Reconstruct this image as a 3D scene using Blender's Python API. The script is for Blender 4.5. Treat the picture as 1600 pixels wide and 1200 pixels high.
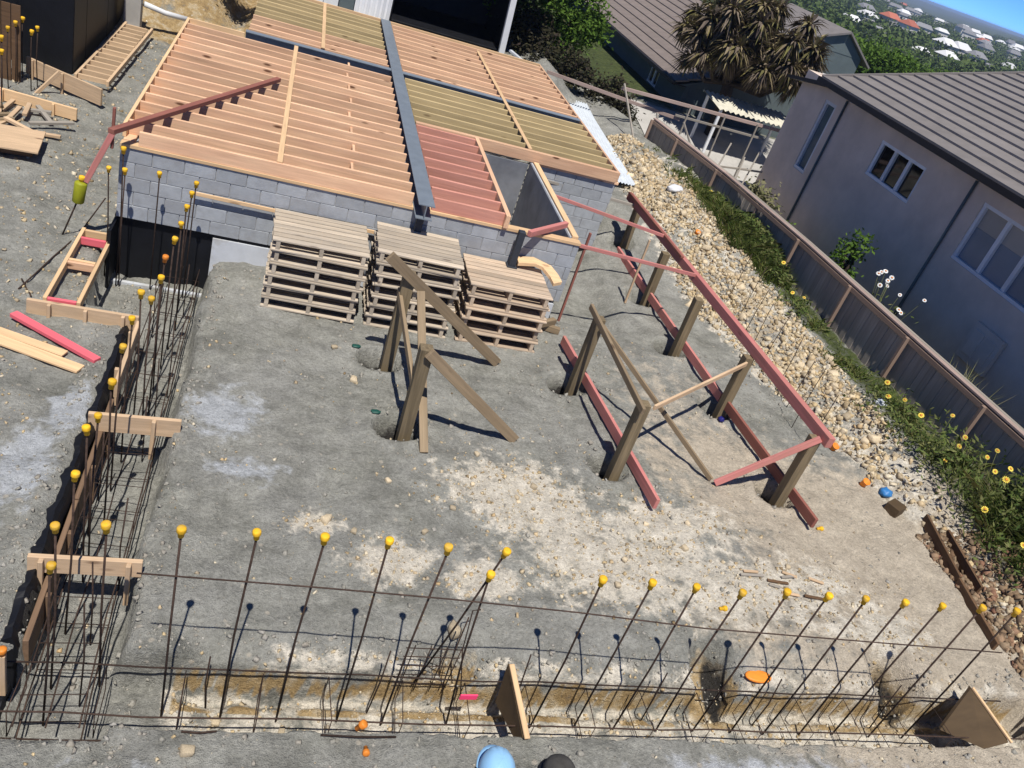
import bpy, bmesh, math, random
import numpy as np
from mathutils import Matrix, Vector

random.seed(7)
RS = np.random.RandomState(11)
for o in list(bpy.data.objects):
    bpy.data.objects.remove(o)
SC = bpy.context.scene
COL = SC.collection
R = math.radians

# ------------------------------------------------------------------ camera
CAM = (0.0, 0.0, 6.0)
cam_d = bpy.data.cameras.new('camera')
cam = bpy.data.objects.new('camera', cam_d)
COL.objects.link(cam)
cr = Vector((0.94005219, -0.17054993, 0.29532118))
cu = Vector((-0.14989883, 0.57118821, 0.80701572))
cf = Vector((0.30632045, 0.8029052, -0.51138149))
mw = Matrix((cr, cu, -cf)).transposed().to_4x4()
mw.translation = CAM
cam.matrix_world = mw
cam_d.sensor_width = 36.0
cam_d.sensor_fit = 'HORIZONTAL'
cam_d.lens = 1320.87 / 1600 * 36.0
cam_d.clip_start = 0.05
cam_d.clip_end = 12000
SC.camera = cam

# ------------------------------------------------------------------ sky and sun
SUN_AZ, SUN_EL = 188.0, 64.0          # degrees clockwise from +Y, above the horizon
wd = bpy.data.worlds.new('World')
SC.world = wd
wd.use_nodes = True
wn = wd.node_tree
sky = wn.nodes.new('ShaderNodeTexSky')
sky.sky_type = 'NISHITA'
sky.sun_disc = False
sky.sun_elevation = R(SUN_EL)
sky.sun_rotation = R(SUN_AZ)
sky.altitude = 11000
sky.air_density = 1.0
sky.dust_density = 0.0
sky.ozone_density = 10.0
bg = wn.nodes['Background']
bg.inputs['Strength'].default_value = 0.15
wn.links.new(sky.outputs[0], bg.inputs['Color'])

sd = bpy.data.lights.new('sun', 'SUN')
sd.energy = 4.2
sd.angle = R(0.5)
sd.color = (1.0, 0.955, 0.88)
sun = bpy.data.objects.new('sun', sd)
COL.objects.link(sun)
to_sun = Vector((math.sin(R(SUN_AZ)) * math.cos(R(SUN_EL)), math.cos(R(SUN_AZ)) * math.cos(R(SUN_EL)), math.sin(R(SUN_EL))))
sun.rotation_euler = to_sun.to_track_quat('Z', 'Y').to_euler()
sun.location = (0, -10, 40)

vs = SC.view_settings
vs.view_transform = 'Standard'
vs.look = 'None'
vs.exposure = 0.40
vs.gamma = 1.0
vs.use_curve_mapping = False

# ------------------------------------------------------------------ materials
MATS = {}


def nmat(name):
    m = bpy.data.materials.new(name)
    m.use_nodes = True
    t = m.node_tree
    b = t.nodes['Principled BSDF']
    MATS[name] = m
    return m, t, b


def N(t, kind, **kw):
    n = t.nodes.new(kind)
    for k, v in kw.items():
        if k in n.inputs:
            n.inputs[k].default_value = v
        else:
            setattr(n, k, v)
    return n


def ramp(t, fac, stops):
    r = t.nodes.new('ShaderNodeValToRGB')
    e = r.color_ramp.elements
    while len(e) < len(stops):
        e.new(0.5)
    for i, (p, c) in enumerate(stops):
        e[i].position = p
        e[i].color = (c[0], c[1], c[2], 1) if not isinstance(c, (int, float)) else (c, c, c, 1)
    t.links.new(fac, r.inputs[0])
    return r.outputs[0]


def mixc(t, fac, a, b, mode='MIX'):
    m = t.nodes.new('ShaderNodeMix')
    m.data_type = 'RGBA'
    m.blend_type = mode
    for i, v in ((0, fac), (6, a), (7, b)):
        sock = m.inputs[i]
        if isinstance(v, (int, float)):
            sock.default_value = v if i == 0 else (v, v, v, 1)
        elif isinstance(v, tuple):
            sock.default_value = (v[0], v[1], v[2], 1)
        else:
            t.links.new(v, sock)
    return m.outputs[2]


def coords(t, scale=(1, 1, 1), rnd=True):
    tc = N(t, 'ShaderNodeTexCoord')
    mp = N(t, 'ShaderNodeMapping')
    mp.inputs['Scale'].default_value = scale
    t.links.new(tc.outputs['Object'], mp.inputs['Vector'])
    if rnd:
        oi = N(t, 'ShaderNodeObjectInfo')
        mm = N(t, 'ShaderNodeMath', operation='MULTIPLY')
        mm.inputs[1].default_value = 37.0
        t.links.new(oi.outputs['Random'], mm.inputs[0])
        cx = N(t, 'ShaderNodeCombineXYZ')
        for i in range(3):
            t.links.new(mm.outputs[0], cx.inputs[i])
        t.links.new(cx.outputs[0], mp.inputs['Location'])
        return mp.outputs[0], oi.outputs['Random']
    return mp.outputs[0], None


def bump(t, b, h, strength=0.3, dist=0.01):
    n = N(t, 'ShaderNodeBump')
    n.inputs['Strength'].default_value = strength
    n.inputs['Distance'].default_value = dist
    t.links.new(h, n.inputs['Height'])
    t.links.new(n.outputs[0], b.inputs['Normal'])


def plain(name, c, rough=0.8, var=0.18, scale=6.0, bmp=0.15, metallic=0.0, orand=0.15, spec=0.3, dirt=None):
    m, t, b = nmat(name)
    v, rn = coords(t)
    no = N(t, 'ShaderNodeTexNoise', Scale=scale, Detail=6.0, Roughness=0.62)
    t.links.new(v, no.inputs['Vector'])
    lo = tuple(x * (1 - var) for x in c)
    hi = tuple(min(1, x * (1 + var)) for x in c)
    col = ramp(t, no.outputs[0], [(0.28, lo), (0.72, hi)])
    if orand:
        mr = N(t, 'ShaderNodeMapRange')
        mr.inputs[3].default_value = 1 - orand
        mr.inputs[4].default_value = 1 + orand
        t.links.new(rn, mr.inputs[0])
        cc = N(t, 'ShaderNodeCombineXYZ')
        for i in range(3):
            t.links.new(mr.outputs[0], cc.inputs[i])
        col = mixc(t, 1.0, col, cc.outputs[0], 'MULTIPLY')
    if dirt:
        n2 = N(t, 'ShaderNodeTexNoise', Scale=scale * 0.35, Detail=5.0, Roughness=0.7)
        t.links.new(v, n2.inputs['Vector'])
        f = ramp(t, n2.outputs[0], [(0.5, 0.0), (0.72, 1.0)])
        col = mixc(t, f, col, dirt)
    t.links.new(col, b.inputs['Base Color'])
    b.inputs['Roughness'].default_value = rough
    b.inputs['Metallic'].default_value = metallic
    b.inputs['Specular IOR Level'].default_value = spec
    if bmp:
        n3 = N(t, 'ShaderNodeTexNoise', Scale=scale * 6, Detail=4.0)
        t.links.new(v, n3.inputs['Vector'])
        bump(t, b, n3.outputs[0], bmp, 0.01)
    return m


def wood(name, c, rough=0.75, var=0.25, orand=0.14, knots=0.8, dirt=None, grain=18.0, hue=0.0):
    """Boards are modelled with their length on local X, so the grain runs along X."""
    m, t, b = nmat(name)
    v, rn = coords(t, (0.9, grain, grain))
    no = N(t, 'ShaderNodeTexNoise', Scale=1.6, Detail=7.0, Roughness=0.65, Distortion=0.4)
    t.links.new(v, no.inputs['Vector'])
    lo = tuple(x * (1 - var) for x in c)
    hi = tuple(min(1, x * (1 + var)) for x in c)
    col = ramp(t, no.outputs[0], [(0.25, lo), (0.75, hi)])
    v2, _ = coords(t, (1.5, 6.0, 6.0))
    big = N(t, 'ShaderNodeTexNoise', Scale=0.8, Detail=2.0)
    t.links.new(v2, big.inputs['Vector'])
    f2 = ramp(t, big.outputs[0], [(0.35, 0.0), (0.65, 1.0)])
    dk = tuple(x * 0.8 for x in c)
    col = mixc(t, f2, col, mixc(t, 0.5, col, (dk[0], dk[1] * (1 - hue), dk[2] * (1 - hue))))
    if knots:
        vo = N(t, 'ShaderNodeTexVoronoi', Scale=1.0)
        v3, _ = coords(t, (1.5, 5.0, 5.0))
        t.links.new(v3, vo.inputs['Vector'])
        kf = ramp(t, vo.outputs['Distance'], [(0.07, knots), (0.14, 0.0)])
        col = mixc(t, kf, col, (c[0] * 0.22, c[1] * 0.16, c[2] * 0.14))
    if dirt:
        n2 = N(t, 'ShaderNodeTexNoise', Scale=0.9, Detail=5.0, Roughness=0.7)
        t.links.new(v2, n2.inputs['Vector'])
        f = ramp(t, n2.outputs[0], [(0.45, 0.0), (0.7, 0.85)])
        col = mixc(t, f, col, dirt)
    mr = N(t, 'ShaderNodeMapRange')
    mr.inputs[3].default_value = 1 - orand
    mr.inputs[4].default_value = 1 + orand
    t.links.new(rn, mr.inputs[0])
    cc = N(t, 'ShaderNodeCombineXYZ')
    for i in range(3):
        t.links.new(mr.outputs[0], cc.inputs[i])
    col = mixc(t, 1.0, col, cc.outputs[0], 'MULTIPLY')
    t.links.new(col, b.inputs['Base Color'])
    b.inputs['Roughness'].default_value = rough
    b.inputs['Specular IOR Level'].default_value = 0.25
    bump(t, b, no.outputs[0], 0.25, 0.004)
    return m


def island(name, cols, rough=0.85, bscale=60.0, trans=0.0, spec=0.2):
    """Colour picked per loose piece of a joined mesh (stones, leaves)."""
    m, t, b = nmat(name)
    g = N(t, 'ShaderNodeNewGeometry')
    st = [(i / (len(cols) - 1), c) for i, c in enumerate(cols)]
    col = ramp(t, g.outputs['Random Per Island'], st)
    v, _ = coords(t, rnd=False)
    no = N(t, 'ShaderNodeTexNoise', Scale=bscale, Detail=4.0)
    t.links.new(v, no.inputs['Vector'])
    f = ramp(t, no.outputs[0], [(0.3, 0.72), (0.7, 1.15)])
    col = mixc(t, 1.0, col, f, 'MULTIPLY')
    t.links.new(col, b.inputs['Base Color'])
    b.inputs['Roughness'].default_value = rough
    b.inputs['Specular IOR Level'].default_value = spec
    if trans:
        tr = N(t, 'ShaderNodeBsdfTranslucent')
        t.links.new(col, tr.inputs['Color'])
        mx = N(t, 'ShaderNodeMixShader')
        mx.inputs[0].default_value = trans
        t.links.new(b.outputs[0], mx.inputs[1])
        t.links.new(tr.outputs[0], mx.inputs[2])
        t.links.new(mx.outputs[0], t.nodes['Material Output'].inputs['Surface'])
    else:
        bump(t, b, no.outputs[0], 0.4, 0.01)
    return m


wood('timber_pink', (0.71, 0.455, 0.285), hue=0.12, orand=0.15, var=0.28, knots=1.0)
wood('timber_green', (0.47, 0.36, 0.19), knots=0.6)
wood('timber_red_joist', (0.60, 0.285, 0.215), hue=0.1)
wood('timber_pale', (0.68, 0.46, 0.26), knots=0.5)
wood('timber_pallet', (0.47, 0.395, 0.305), var=0.35, orand=0.25, dirt=(0.33, 0.29, 0.24))
wood('timber_pallet_new', (0.50, 0.385, 0.28), var=0.35, orand=0.25, dirt=(0.33, 0.27, 0.21))
wood('timber_post', (0.185, 0.142, 0.085), var=0.5, orand=0.12, knots=0.4)
wood('timber_brace', (0.25, 0.185, 0.115), var=0.35, knots=0.7)
wood('timber_red', (0.55, 0.205, 0.185), var=0.25, knots=0.4, dirt=(0.42, 0.19, 0.15))
wood('timber_pink_paint', (0.68, 0.13, 0.16), var=0.15, knots=0.25)
wood('timber_rust', (0.26, 0.10, 0.075), var=0.3, knots=0.2)
wood('timber_form', (0.58, 0.41, 0.26), var=0.25, dirt=(0.42, 0.30, 0.19))
wood('timber_shutter', (0.19, 0.12, 0.075), var=0.35, knots=0.3)
wood('timber_ply', (0.085, 0.056, 0.03), var=0.3, grain=5.0)
wood('timber_fence', (0.33, 0.29, 0.25), var=0.3, orand=0.12, knots=0.2)
wood('timber_cap', (0.36, 0.27, 0.235), var=0.25, knots=0.3)
wood('timber_frail', (0.27, 0.19, 0.145), var=0.3, knots=0.2)
wood('timber_grey', (0.30, 0.27, 0.23), var=0.3, knots=0.4)
wood('timber_brown', (0.13, 0.075, 0.04), var=0.4)
plain('block', (0.325, 0.342, 0.362), rough=0.9, var=0.12, scale=9, bmp=0.35, orand=0.11, dirt=(0.275, 0.28, 0.29))
plain('mortar', (0.33, 0.335, 0.34), rough=0.95, scale=20, bmp=0.4)
plain('panel_white', (0.47, 0.49, 0.52), rough=0.85, var=0.1, scale=4, dirt=(0.36, 0.34, 0.30))
plain('steel', (0.175, 0.205, 0.24), rough=0.5, var=0.12, scale=5, bmp=0.03, spec=0.4)
plain('steel_dark', (0.03, 0.035, 0.045), rough=0.55, bmp=0.03)
plain('rebar', (0.05, 0.031, 0.023), rough=0.8, var=0.5, scale=25, metallic=0.2, orand=0.3)
plain('cap_yellow', (0.76, 0.43, 0.018), rough=0.7, var=0.2, scale=30, bmp=0.15, orand=0.2, dirt=(0.52, 0.34, 0.08))
plain('cap_orange', (0.72, 0.23, 0.03), rough=0.5, var=0.1, scale=20, bmp=0.05)
plain('cap_pink', (0.85, 0.06, 0.16), rough=0.6, bmp=0.05)
plain('hi_vis_green', (0.24, 0.25, 0.012), rough=0.55, var=0.2, bmp=0.05)
plain('membrane', (0.006, 0.0065, 0.009), rough=0.55, var=0.4, scale=2.5, bmp=0.3, spec=0.3)
plain('membrane_dust', (0.19, 0.20, 0.225), rough=0.7, var=0.35, scale=1.6, bmp=0.3, orand=0.05, dirt=(0.24, 0.24, 0.25))
plain('concrete', (0.37, 0.355, 0.33), rough=0.9, var=0.14, scale=1.5, bmp=0.3, dirt=(0.29, 0.28, 0.26))
plain('stucco', (0.68, 0.56, 0.465), rough=0.9, var=0.13, scale=1.1, bmp=0.25, orand=0.0, dirt=(0.53, 0.435, 0.365))
plain('stucco_dark', (0.10, 0.125, 0.13), rough=0.9, var=0.1, scale=2.0, bmp=0.2)
plain('roof_tile', (0.185, 0.168, 0.16), rough=0.75, var=0.14, scale=2.5, bmp=0.25, orand=0.07)
plain('roof_tile_pale', (0.20, 0.165, 0.145), rough=0.75, var=0.14, scale=2.5, bmp=0.25, orand=0.07)
plain('gutter_dark', (0.018, 0.016, 0.017), rough=0.6, bmp=0.05)
plain('white_paint', (0.72, 0.73, 0.74), rough=0.55, var=0.06, bmp=0.03)
plain('frame_grey', (0.72, 0.72, 0.73), rough=0.5, var=0.06, bmp=0.03)
plain('cream_sheet', (0.60, 0.57, 0.47), rough=0.7, var=0.15, scale=3)
plain('sheet_metal', (0.55, 0.59, 0.63), rough=0.42, var=0.1, scale=4, bmp=0.03, spec=0.5)
plain('pane_dark', (0.006, 0.006, 0.008), rough=0.05, var=0.2, bmp=0.0, spec=0.5)
plain('pane_blind', (0.17, 0.205, 0.25), rough=0.22, var=0.12, scale=1.0, bmp=0.0, spec=0.5, orand=0.1)
plain('pane_pale', (0.33, 0.31, 0.28), rough=0.3, var=0.1, scale=1.0, bmp=0.0, spec=0.5)
plain('pane_teal', (0.10, 0.135, 0.15), rough=0.2, var=0.15, bmp=0.0, spec=0.5)
plain('plastic_blue', (0.03, 0.16, 0.40), rough=0.45, var=0.15, bmp=0.05)
plain('plastic_dark_blue', (0.012, 0.012, 0.12), rough=0.5, bmp=0.05)
plain('plastic_green', (0.012, 0.07, 0.055), rough=0.5, bmp=0.05)
plain('bag_white', (0.72, 0.73, 0.76), rough=0.6, var=0.1, bmp=0.3)
plain('hat_blue', (0.27, 0.50, 0.74), rough=0.35, var=0.06, bmp=0.02, orand=0.0, spec=0.45)
plain('hat_dark', (0.055, 0.052, 0.047), rough=0.85, var=0.3, scale=14, bmp=0.3, orand=0.0)
plain('black_plastic', (0.010, 0.010, 0.012), rough=0.5, bmp=0.05)
plain('skin', (0.42, 0.24, 0.17), rough=0.6, var=0.08, bmp=0.05, orand=0.0)
plain('hair', (0.03, 0.018, 0.012), rough=0.7, var=0.3, scale=40)
plain('shirt_navy', (0.02, 0.03, 0.07), rough=0.9, var=0.2, scale=10)
plain('shirt_maroon', (0.13, 0.03, 0.03), rough=0.9, var=0.2, scale=10)
plain('trousers', (0.05, 0.05, 0.055), rough=0.9, var=0.2, scale=10)
plain('bark', (0.06, 0.045, 0.034), rough=0.95, var=0.4, scale=14, bmp=0.6)
plain('clay', (0.40, 0.235, 0.09), rough=0.95, var=0.35, scale=5, bmp=0.5)
plain('petal', (0.74, 0.56, 0.08), rough=0.6, var=0.15, bmp=0.0, orand=0.3)
plain('petal_white', (0.80, 0.80, 0.78), rough=0.6, var=0.05, bmp=0.0)
plain('roof_red', (0.40, 0.13, 0.08), rough=0.8, var=0.15)
plain('roof_grey', (0.22, 0.22, 0.23), rough=0.8, var=0.15)
plain('roof_white', (0.62, 0.62, 0.62), rough=0.7, var=0.1)
plain('wall_far', (0.55, 0.53, 0.49), rough=0.9, var=0.1, orand=0.25)
island('stone', [(0.34, 0.27, 0.18), (0.58, 0.48, 0.32), (0.46, 0.33, 0.18), (0.66, 0.58, 0.43), (0.34, 0.31, 0.27), (0.58, 0.45, 0.26), (0.22, 0.16, 0.09), (0.50, 0.41, 0.27), (0.30, 0.25, 0.19)])
island('clod', [(0.24, 0.23, 0.20), (0.32, 0.305, 0.265), (0.28, 0.255, 0.215), (0.36, 0.345, 0.31)])
island('clod_brown', [(0.16, 0.10, 0.06), (0.26, 0.18, 0.11), (0.11, 0.075, 0.05), (0.34, 0.25, 0.16), (0.22, 0.11, 0.07)])
plain('rock', (0.56, 0.46, 0.315), rough=0.95, var=0.28, scale=8, bmp=0.6, orand=0.3)
island('leaf_bright', [(0.05, 0.10, 0.014), (0.085, 0.16, 0.02), (0.12, 0.20, 0.03), (0.06, 0.12, 0.02)], trans=0.25)
island('leaf_weed', [(0.06, 0.10, 0.025), (0.11, 0.15, 0.035), (0.20, 0.20, 0.08), (0.10, 0.15, 0.035)], trans=0.25)
island('leaf_grass', [(0.07, 0.12, 0.02), (0.13, 0.17, 0.035), (0.24, 0.22, 0.09), (0.10, 0.14, 0.03), (0.05, 0.09, 0.018)], trans=0.25)
island('leaf_dark', [(0.018, 0.022, 0.012), (0.035, 0.03, 0.02), (0.05, 0.05, 0.02), (0.03, 0.02, 0.018)], trans=0.1)
island('leaf_palm', [(0.20, 0.17, 0.06), (0.08, 0.06, 0.05), (0.30, 0.24, 0.14), (0.15, 0.14, 0.045), (0.05, 0.038, 0.036), (0.24, 0.19, 0.14), (0.09, 0.07, 0.055)], trans=0.1)
island('leaf_far', [(0.04, 0.07, 0.018), (0.07, 0.11, 0.025), (0.12, 0.165, 0.045), (0.055, 0.08, 0.028)], trans=0.15)
island('leaf_dry', [(0.22, 0.20, 0.11), (0.16, 0.17, 0.07), (0.28, 0.25, 0.15), (0.12, 0.14, 0.05)], trans=0.2)


def ground_mat():
    m, t, b = nmat('ground_soil')
    tc = N(t, 'ShaderNodeTexCoord')
    P = tc.outputs['Object']
    at = N(t, 'ShaderNodeAttribute')
    at.attribute_name = 'mask'
    at2 = N(t, 'ShaderNodeAttribute')
    at2.attribute_name = 'mask2'
    sep = N(t, 'ShaderNodeSeparateColor')
    t.links.new(at.outputs['Color'], sep.inputs[0])
    sep2 = N(t, 'ShaderNodeSeparateColor')
    t.links.new(at2.outputs['Color'], sep2.inputs[0])

    def noise(s, d=6.0, r=0.65):
        n = N(t, 'ShaderNodeTexNoise', Scale=s, Detail=d, Roughness=r)
        t.links.new(P, n.inputs['Vector'])
        return n.outputs[0]
    n1, n2, n3, n4 = noise(0.9), noise(5.0), noise(26.0, 5.0, 0.7), noise(95.0, 3.0)
    base = ramp(t, n2, [(0.28, (0.195, 0.194, 0.166)), (0.5, (0.284, 0.281, 0.246)), (0.74, (0.385, 0.376, 0.332))])
    f1 = ramp(t, n1, [(0.36, 0.0), (0.64, 1.0)])
    base = mixc(t, f1, base, mixc(t, 0.65, base, (0.355, 0.350, 0.325)))
    f0 = ramp(t, noise(2.1), [(0.34, 0.78), (0.5, 1.0), (0.68, 1.22)])
    base = mixc(t, 1.0, base, f0, 'MULTIPLY')
    sand = ramp(t, n2, [(0.3, (0.43, 0.37, 0.29)), (0.7, (0.61, 0.535, 0.425))])
    cream = ramp(t, n2, [(0.3, (0.50, 0.455, 0.375)), (0.7, (0.80, 0.74, 0.63))])
    blue = ramp(t, n2, [(0.3, (0.36, 0.375, 0.39)), (0.7, (0.55, 0.57, 0.59))])
    clay = ramp(t, n2, [(0.3, (0.27, 0.18, 0.085)), (0.5, (0.42, 0.30, 0.15)), (0.70, (0.55, 0.47, 0.34))])
    green = ramp(t, n2, [(0.3, (0.035, 0.05, 0.018)), (0.7, (0.10, 0.12, 0.045))])
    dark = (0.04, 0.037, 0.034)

    def soft(sock, ns, amt=0.9):
        # break the edge of a painted area with noise
        a = N(t, 'ShaderNodeMath', operation='SUBTRACT')
        a.inputs[1].default_value = 0.5
        t.links.new(ns, a.inputs[0])
        k = N(t, 'ShaderNodeMath', operation='MULTIPLY')
        k.inputs[1].default_value = amt * 3.0
        t.links.new(a.outputs[0], k.inputs[0])
        s = N(t, 'ShaderNodeMath', operation='ADD')
        t.links.new(sock, s.inputs[0])
        t.links.new(k.outputs[0], s.inputs[1])
        g = N(t, 'ShaderNodeMath', operation='MULTIPLY')
        t.links.new(s.outputs[0], g.inputs[0])
        st = ramp(t, sock, [(0.0, 0.0), (0.25, 1.0)])
        t.links.new(st, g.inputs[1])
        return ramp(t, g.outputs[0], [(0.35, 0.0), (0.75, 1.0)])
    col = mixc(t, soft(sep2.outputs[0], n2, 0.5), base, sand)
    col = mixc(t, soft(sep.outputs[1], n2), col, cream)
    col = mixc(t, soft(sep2.outputs[1], n2, 0.7), col, blue)
    col = mixc(t, soft(sep.outputs[2], n2, 0.6), col, clay)
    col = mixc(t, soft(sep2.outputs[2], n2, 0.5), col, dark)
    col = mixc(t, soft(sep.outputs[0], n2, 0.4), col, green)
    sp = ramp(t, n3, [(0.27, 0.70), (0.5, 1.0), (0.74, 1.28)])
    col = mixc(t, 1.0, col, sp, 'MULTIPLY')
    sp2 = ramp(t, n4, [(0.3, 0.75), (0.7, 1.25)])
    col = mixc(t, 0.8, col, mixc(t, 1.0, col, sp2, 'MULTIPLY'))
    # pale chips pressed into the surface
    vo = N(t, 'ShaderNodeTexVoronoi', Scale=9.0)
    t.links.new(P, vo.inputs['Vector'])
    vc = N(t, 'ShaderNodeSeparateColor')
    t.links.new(vo.outputs['Color'], vc.inputs[0])
    pick = ramp(t, vc.outputs[0], [(0.88, 0.0), (0.90, 1.0)])
    near = ramp(t, vo.outputs['Distance'], [(0.16, 1.0), (0.27, 0.0)])
    mm = N(t, 'ShaderNodeMath', operation='MULTIPLY')
    t.links.new(pick, mm.inputs[0])
    t.links.new(near, mm.inputs[1])
    iv = N(t, 'ShaderNodeMath', operation='SUBTRACT')
    iv.inputs[0].default_value = 1.0
    t.links.new(sep.outputs[0], iv.inputs[1])
    m2 = N(t, 'ShaderNodeMath', operation='MULTIPLY')
    t.links.new(mm.outputs[0], m2.inputs[0])
    t.links.new(iv.outputs[0], m2.inputs[1])
    m3 = N(t, 'ShaderNodeMath', operation='MULTIPLY')
    t.links.new(m2.outputs[0], m3.inputs[0])
    m3.inputs[1].default_value = 0.75
    col = mixc(t, m3.outputs[0], col, (0.50, 0.45, 0.37))
    t.links.new(col, b.inputs['Base Color'])
    b.inputs['Roughness'].default_value = 0.95
    b.inputs['Specular IOR Level'].default_value = 0.15
    hs = N(t, 'ShaderNodeMath', operation='MULTIPLY_ADD')
    t.links.new(n3, hs.inputs[0])
    hs.inputs[1].default_value = 1.6
    t.links.new(n4, hs.inputs[2])
    bump(t, b, hs.outputs[0], 0.9, 0.03)
    return m


ground_mat()

# ------------------------------------------------------------------ helpers
WM = {}
MESH = {}
ORD = ['first', 'second', 'third', 'fourth', 'fifth', 'sixth', 'seventh', 'eighth', 'ninth', 'tenth', 'eleventh',
       'twelfth', 'thirteenth', 'fourteenth', 'fifteenth', 'sixteenth', 'seventeenth', 'eighteenth', 'nineteenth', 'twentieth']


def tag(o, label=None, cat=None, group=None, kind=None):
    if label:
        o['label'] = label
    if cat:
        o['category'] = cat
    if group:
        o['group'] = group
    if kind:
        o['kind'] = kind
    return o


def put(name, data, M=None, parent=None):
    o = bpy.data.objects.new(name, data)
    COL.objects.link(o)
    M = M if M is not None else Matrix.Identity(4)
    if parent is not None:
        o.parent = parent
        o.matrix_parent_inverse = WM[parent.name].inverted()
    o.matrix_basis = M
    WM[o.name] = M.copy()
    return o


def empty(name, loc, label, cat, group=None):
    o = put(name, None, Matrix.Translation(loc))
    o.empty_display_size = 0.2
    return tag(o, label, cat, group)


def mesh_from(name, verts, faces, mat, smooth=False):
    me = bpy.data.meshes.new(name)
    me.from_pydata([tuple(v) for v in verts], [], [tuple(f) for f in faces])
    if mat:
        me.materials.append(MATS[mat])
    if smooth:
        me.polygons.foreach_set('use_smooth', [True] * len(me.polygons))
    me.update()
    return me


def mesh_np(name, V, F, mat, smooth=False):
    """V (n,3) float, F (m,k) int, all faces with the same corner count."""
    me = bpy.data.meshes.new(name)
    n, (m, k) = len(V), F.shape
    me.vertices.add(n)
    me.vertices.foreach_set('co', np.asarray(V, np.float32).ravel())
    me.loops.add(m * k)
    me.loops.foreach_set('vertex_index', F.astype(np.int32).ravel())
    me.polygons.add(m)
    me.polygons.foreach_set('loop_start', np.arange(0, m * k, k, dtype=np.int32))
    me.polygons.foreach_set('loop_total', np.full(m, k, np.int32))
    if smooth:
        me.polygons.foreach_set('use_smooth', np.ones(m, bool))
    if mat:
        me.materials.append(MATS[mat])
    me.update(calc_edges=True)
    me.validate()
    return me


def box_geo(L, w, h, ch=None):
    """Box with chamfered edges, centred, length on X."""
    a, b, c = L / 2, w / 2, h / 2
    e = min(0.004 if ch is None else ch, 0.2 * min(L, w, h))
    V, F = [], []
    for sx in (-1, 1):
        for sy in (-1, 1):
            for sz in (-1, 1):
                V += [(sx * a, sy * (b - e), sz * (c - e)), (sx * (a - e), sy * b, sz * (c - e)), (sx * (a - e), sy * (b - e), sz * c)]

    def i(sx, sy, sz, k):
        return ((sx > 0) * 4 + (sy > 0) * 2 + (sz > 0)) * 3 + k
    for s in (-1, 1):
        q = [i(s, -1, -1, 0), i(s, 1, -1, 0), i(s, 1, 1, 0), i(s, -1, 1, 0)]
        F.append(q if s > 0 else q[::-1])
        q = [i(-1, s, -1, 1), i(-1, s, 1, 1), i(1, s, 1, 1), i(1, s, -1, 1)]
        F.append(q if s > 0 else q[::-1])
        q = [i(-1, -1, s, 2), i(1, -1, s, 2), i(1, 1, s, 2), i(-1, 1, s, 2)]
        F.append(q if s > 0 else q[::-1])
    for s in (-1, 1):
        for u in (-1, 1):
            F.append([i(-1, s, u, 1), i(1, s, u, 1), i(1, s, u, 2), i(-1, s, u, 2)])
            F.append([i(s, -1, u, 0), i(s, 1, u, 0), i(s, 1, u, 2), i(s, -1, u, 2)])
            F.append([i(s, u, -1, 0), i(s, u, 1, 0), i(s, u, 1, 1), i(s, u, -1, 1)])
            for v in (-1, 1):
                F.append([i(s, u, v, 0), i(s, u, v, 1), i(s, u, v, 2)])
    return V, F


def fix_normals(me):
    bm = bmesh.new()
    bm.from_mesh(me)
    bmesh.ops.recalc_face_normals(bm, faces=bm.faces)
    bm.to_mesh(me)
    bm.free()


def box_mesh(L, w, h, mat):
    k = (round(L, 2), round(w, 3), round(h, 3), mat)
    if k not in MESH:
        V, F = box_geo(k[0], k[1], k[2])
        me = mesh_from('board', V, F, mat)
        fix_normals(me)
        MESH[k] = me
    return MESH[k]


def frame(p0, p1, up=(0, 0, 1)):
    p0, p1 = Vector(p0), Vector(p1)
    x = (p1 - p0).normalized()
    u = Vector(up)
    if abs(x.dot(u)) > 0.98:
        u = Vector((0, 1, 0))
    y = u.cross(x).normalized()
    z = x.cross(y)
    M = Matrix((x, y, z)).transposed().to_4x4()
    M.translation = (p0 + p1) / 2
    return M


def beam(name, p0, p1, w, h, mat, parent=None, up=(0, 0, 1)):
    """A board from p0 to p1 on its centre line; w sideways, h along 'up'."""
    L = (Vector(p1) - Vector(p0)).length
    return put(name, box_mesh(L, w, h, mat), frame(p0, p1, up), parent)


def box(name, c, d, mat, parent=None, rz=0.0):
    M = Matrix.Translation(c) @ Matrix.Rotation(rz, 4, 'Z')
    return put(name, box_mesh(d[0], d[1], d[2], mat), M, parent)


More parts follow.
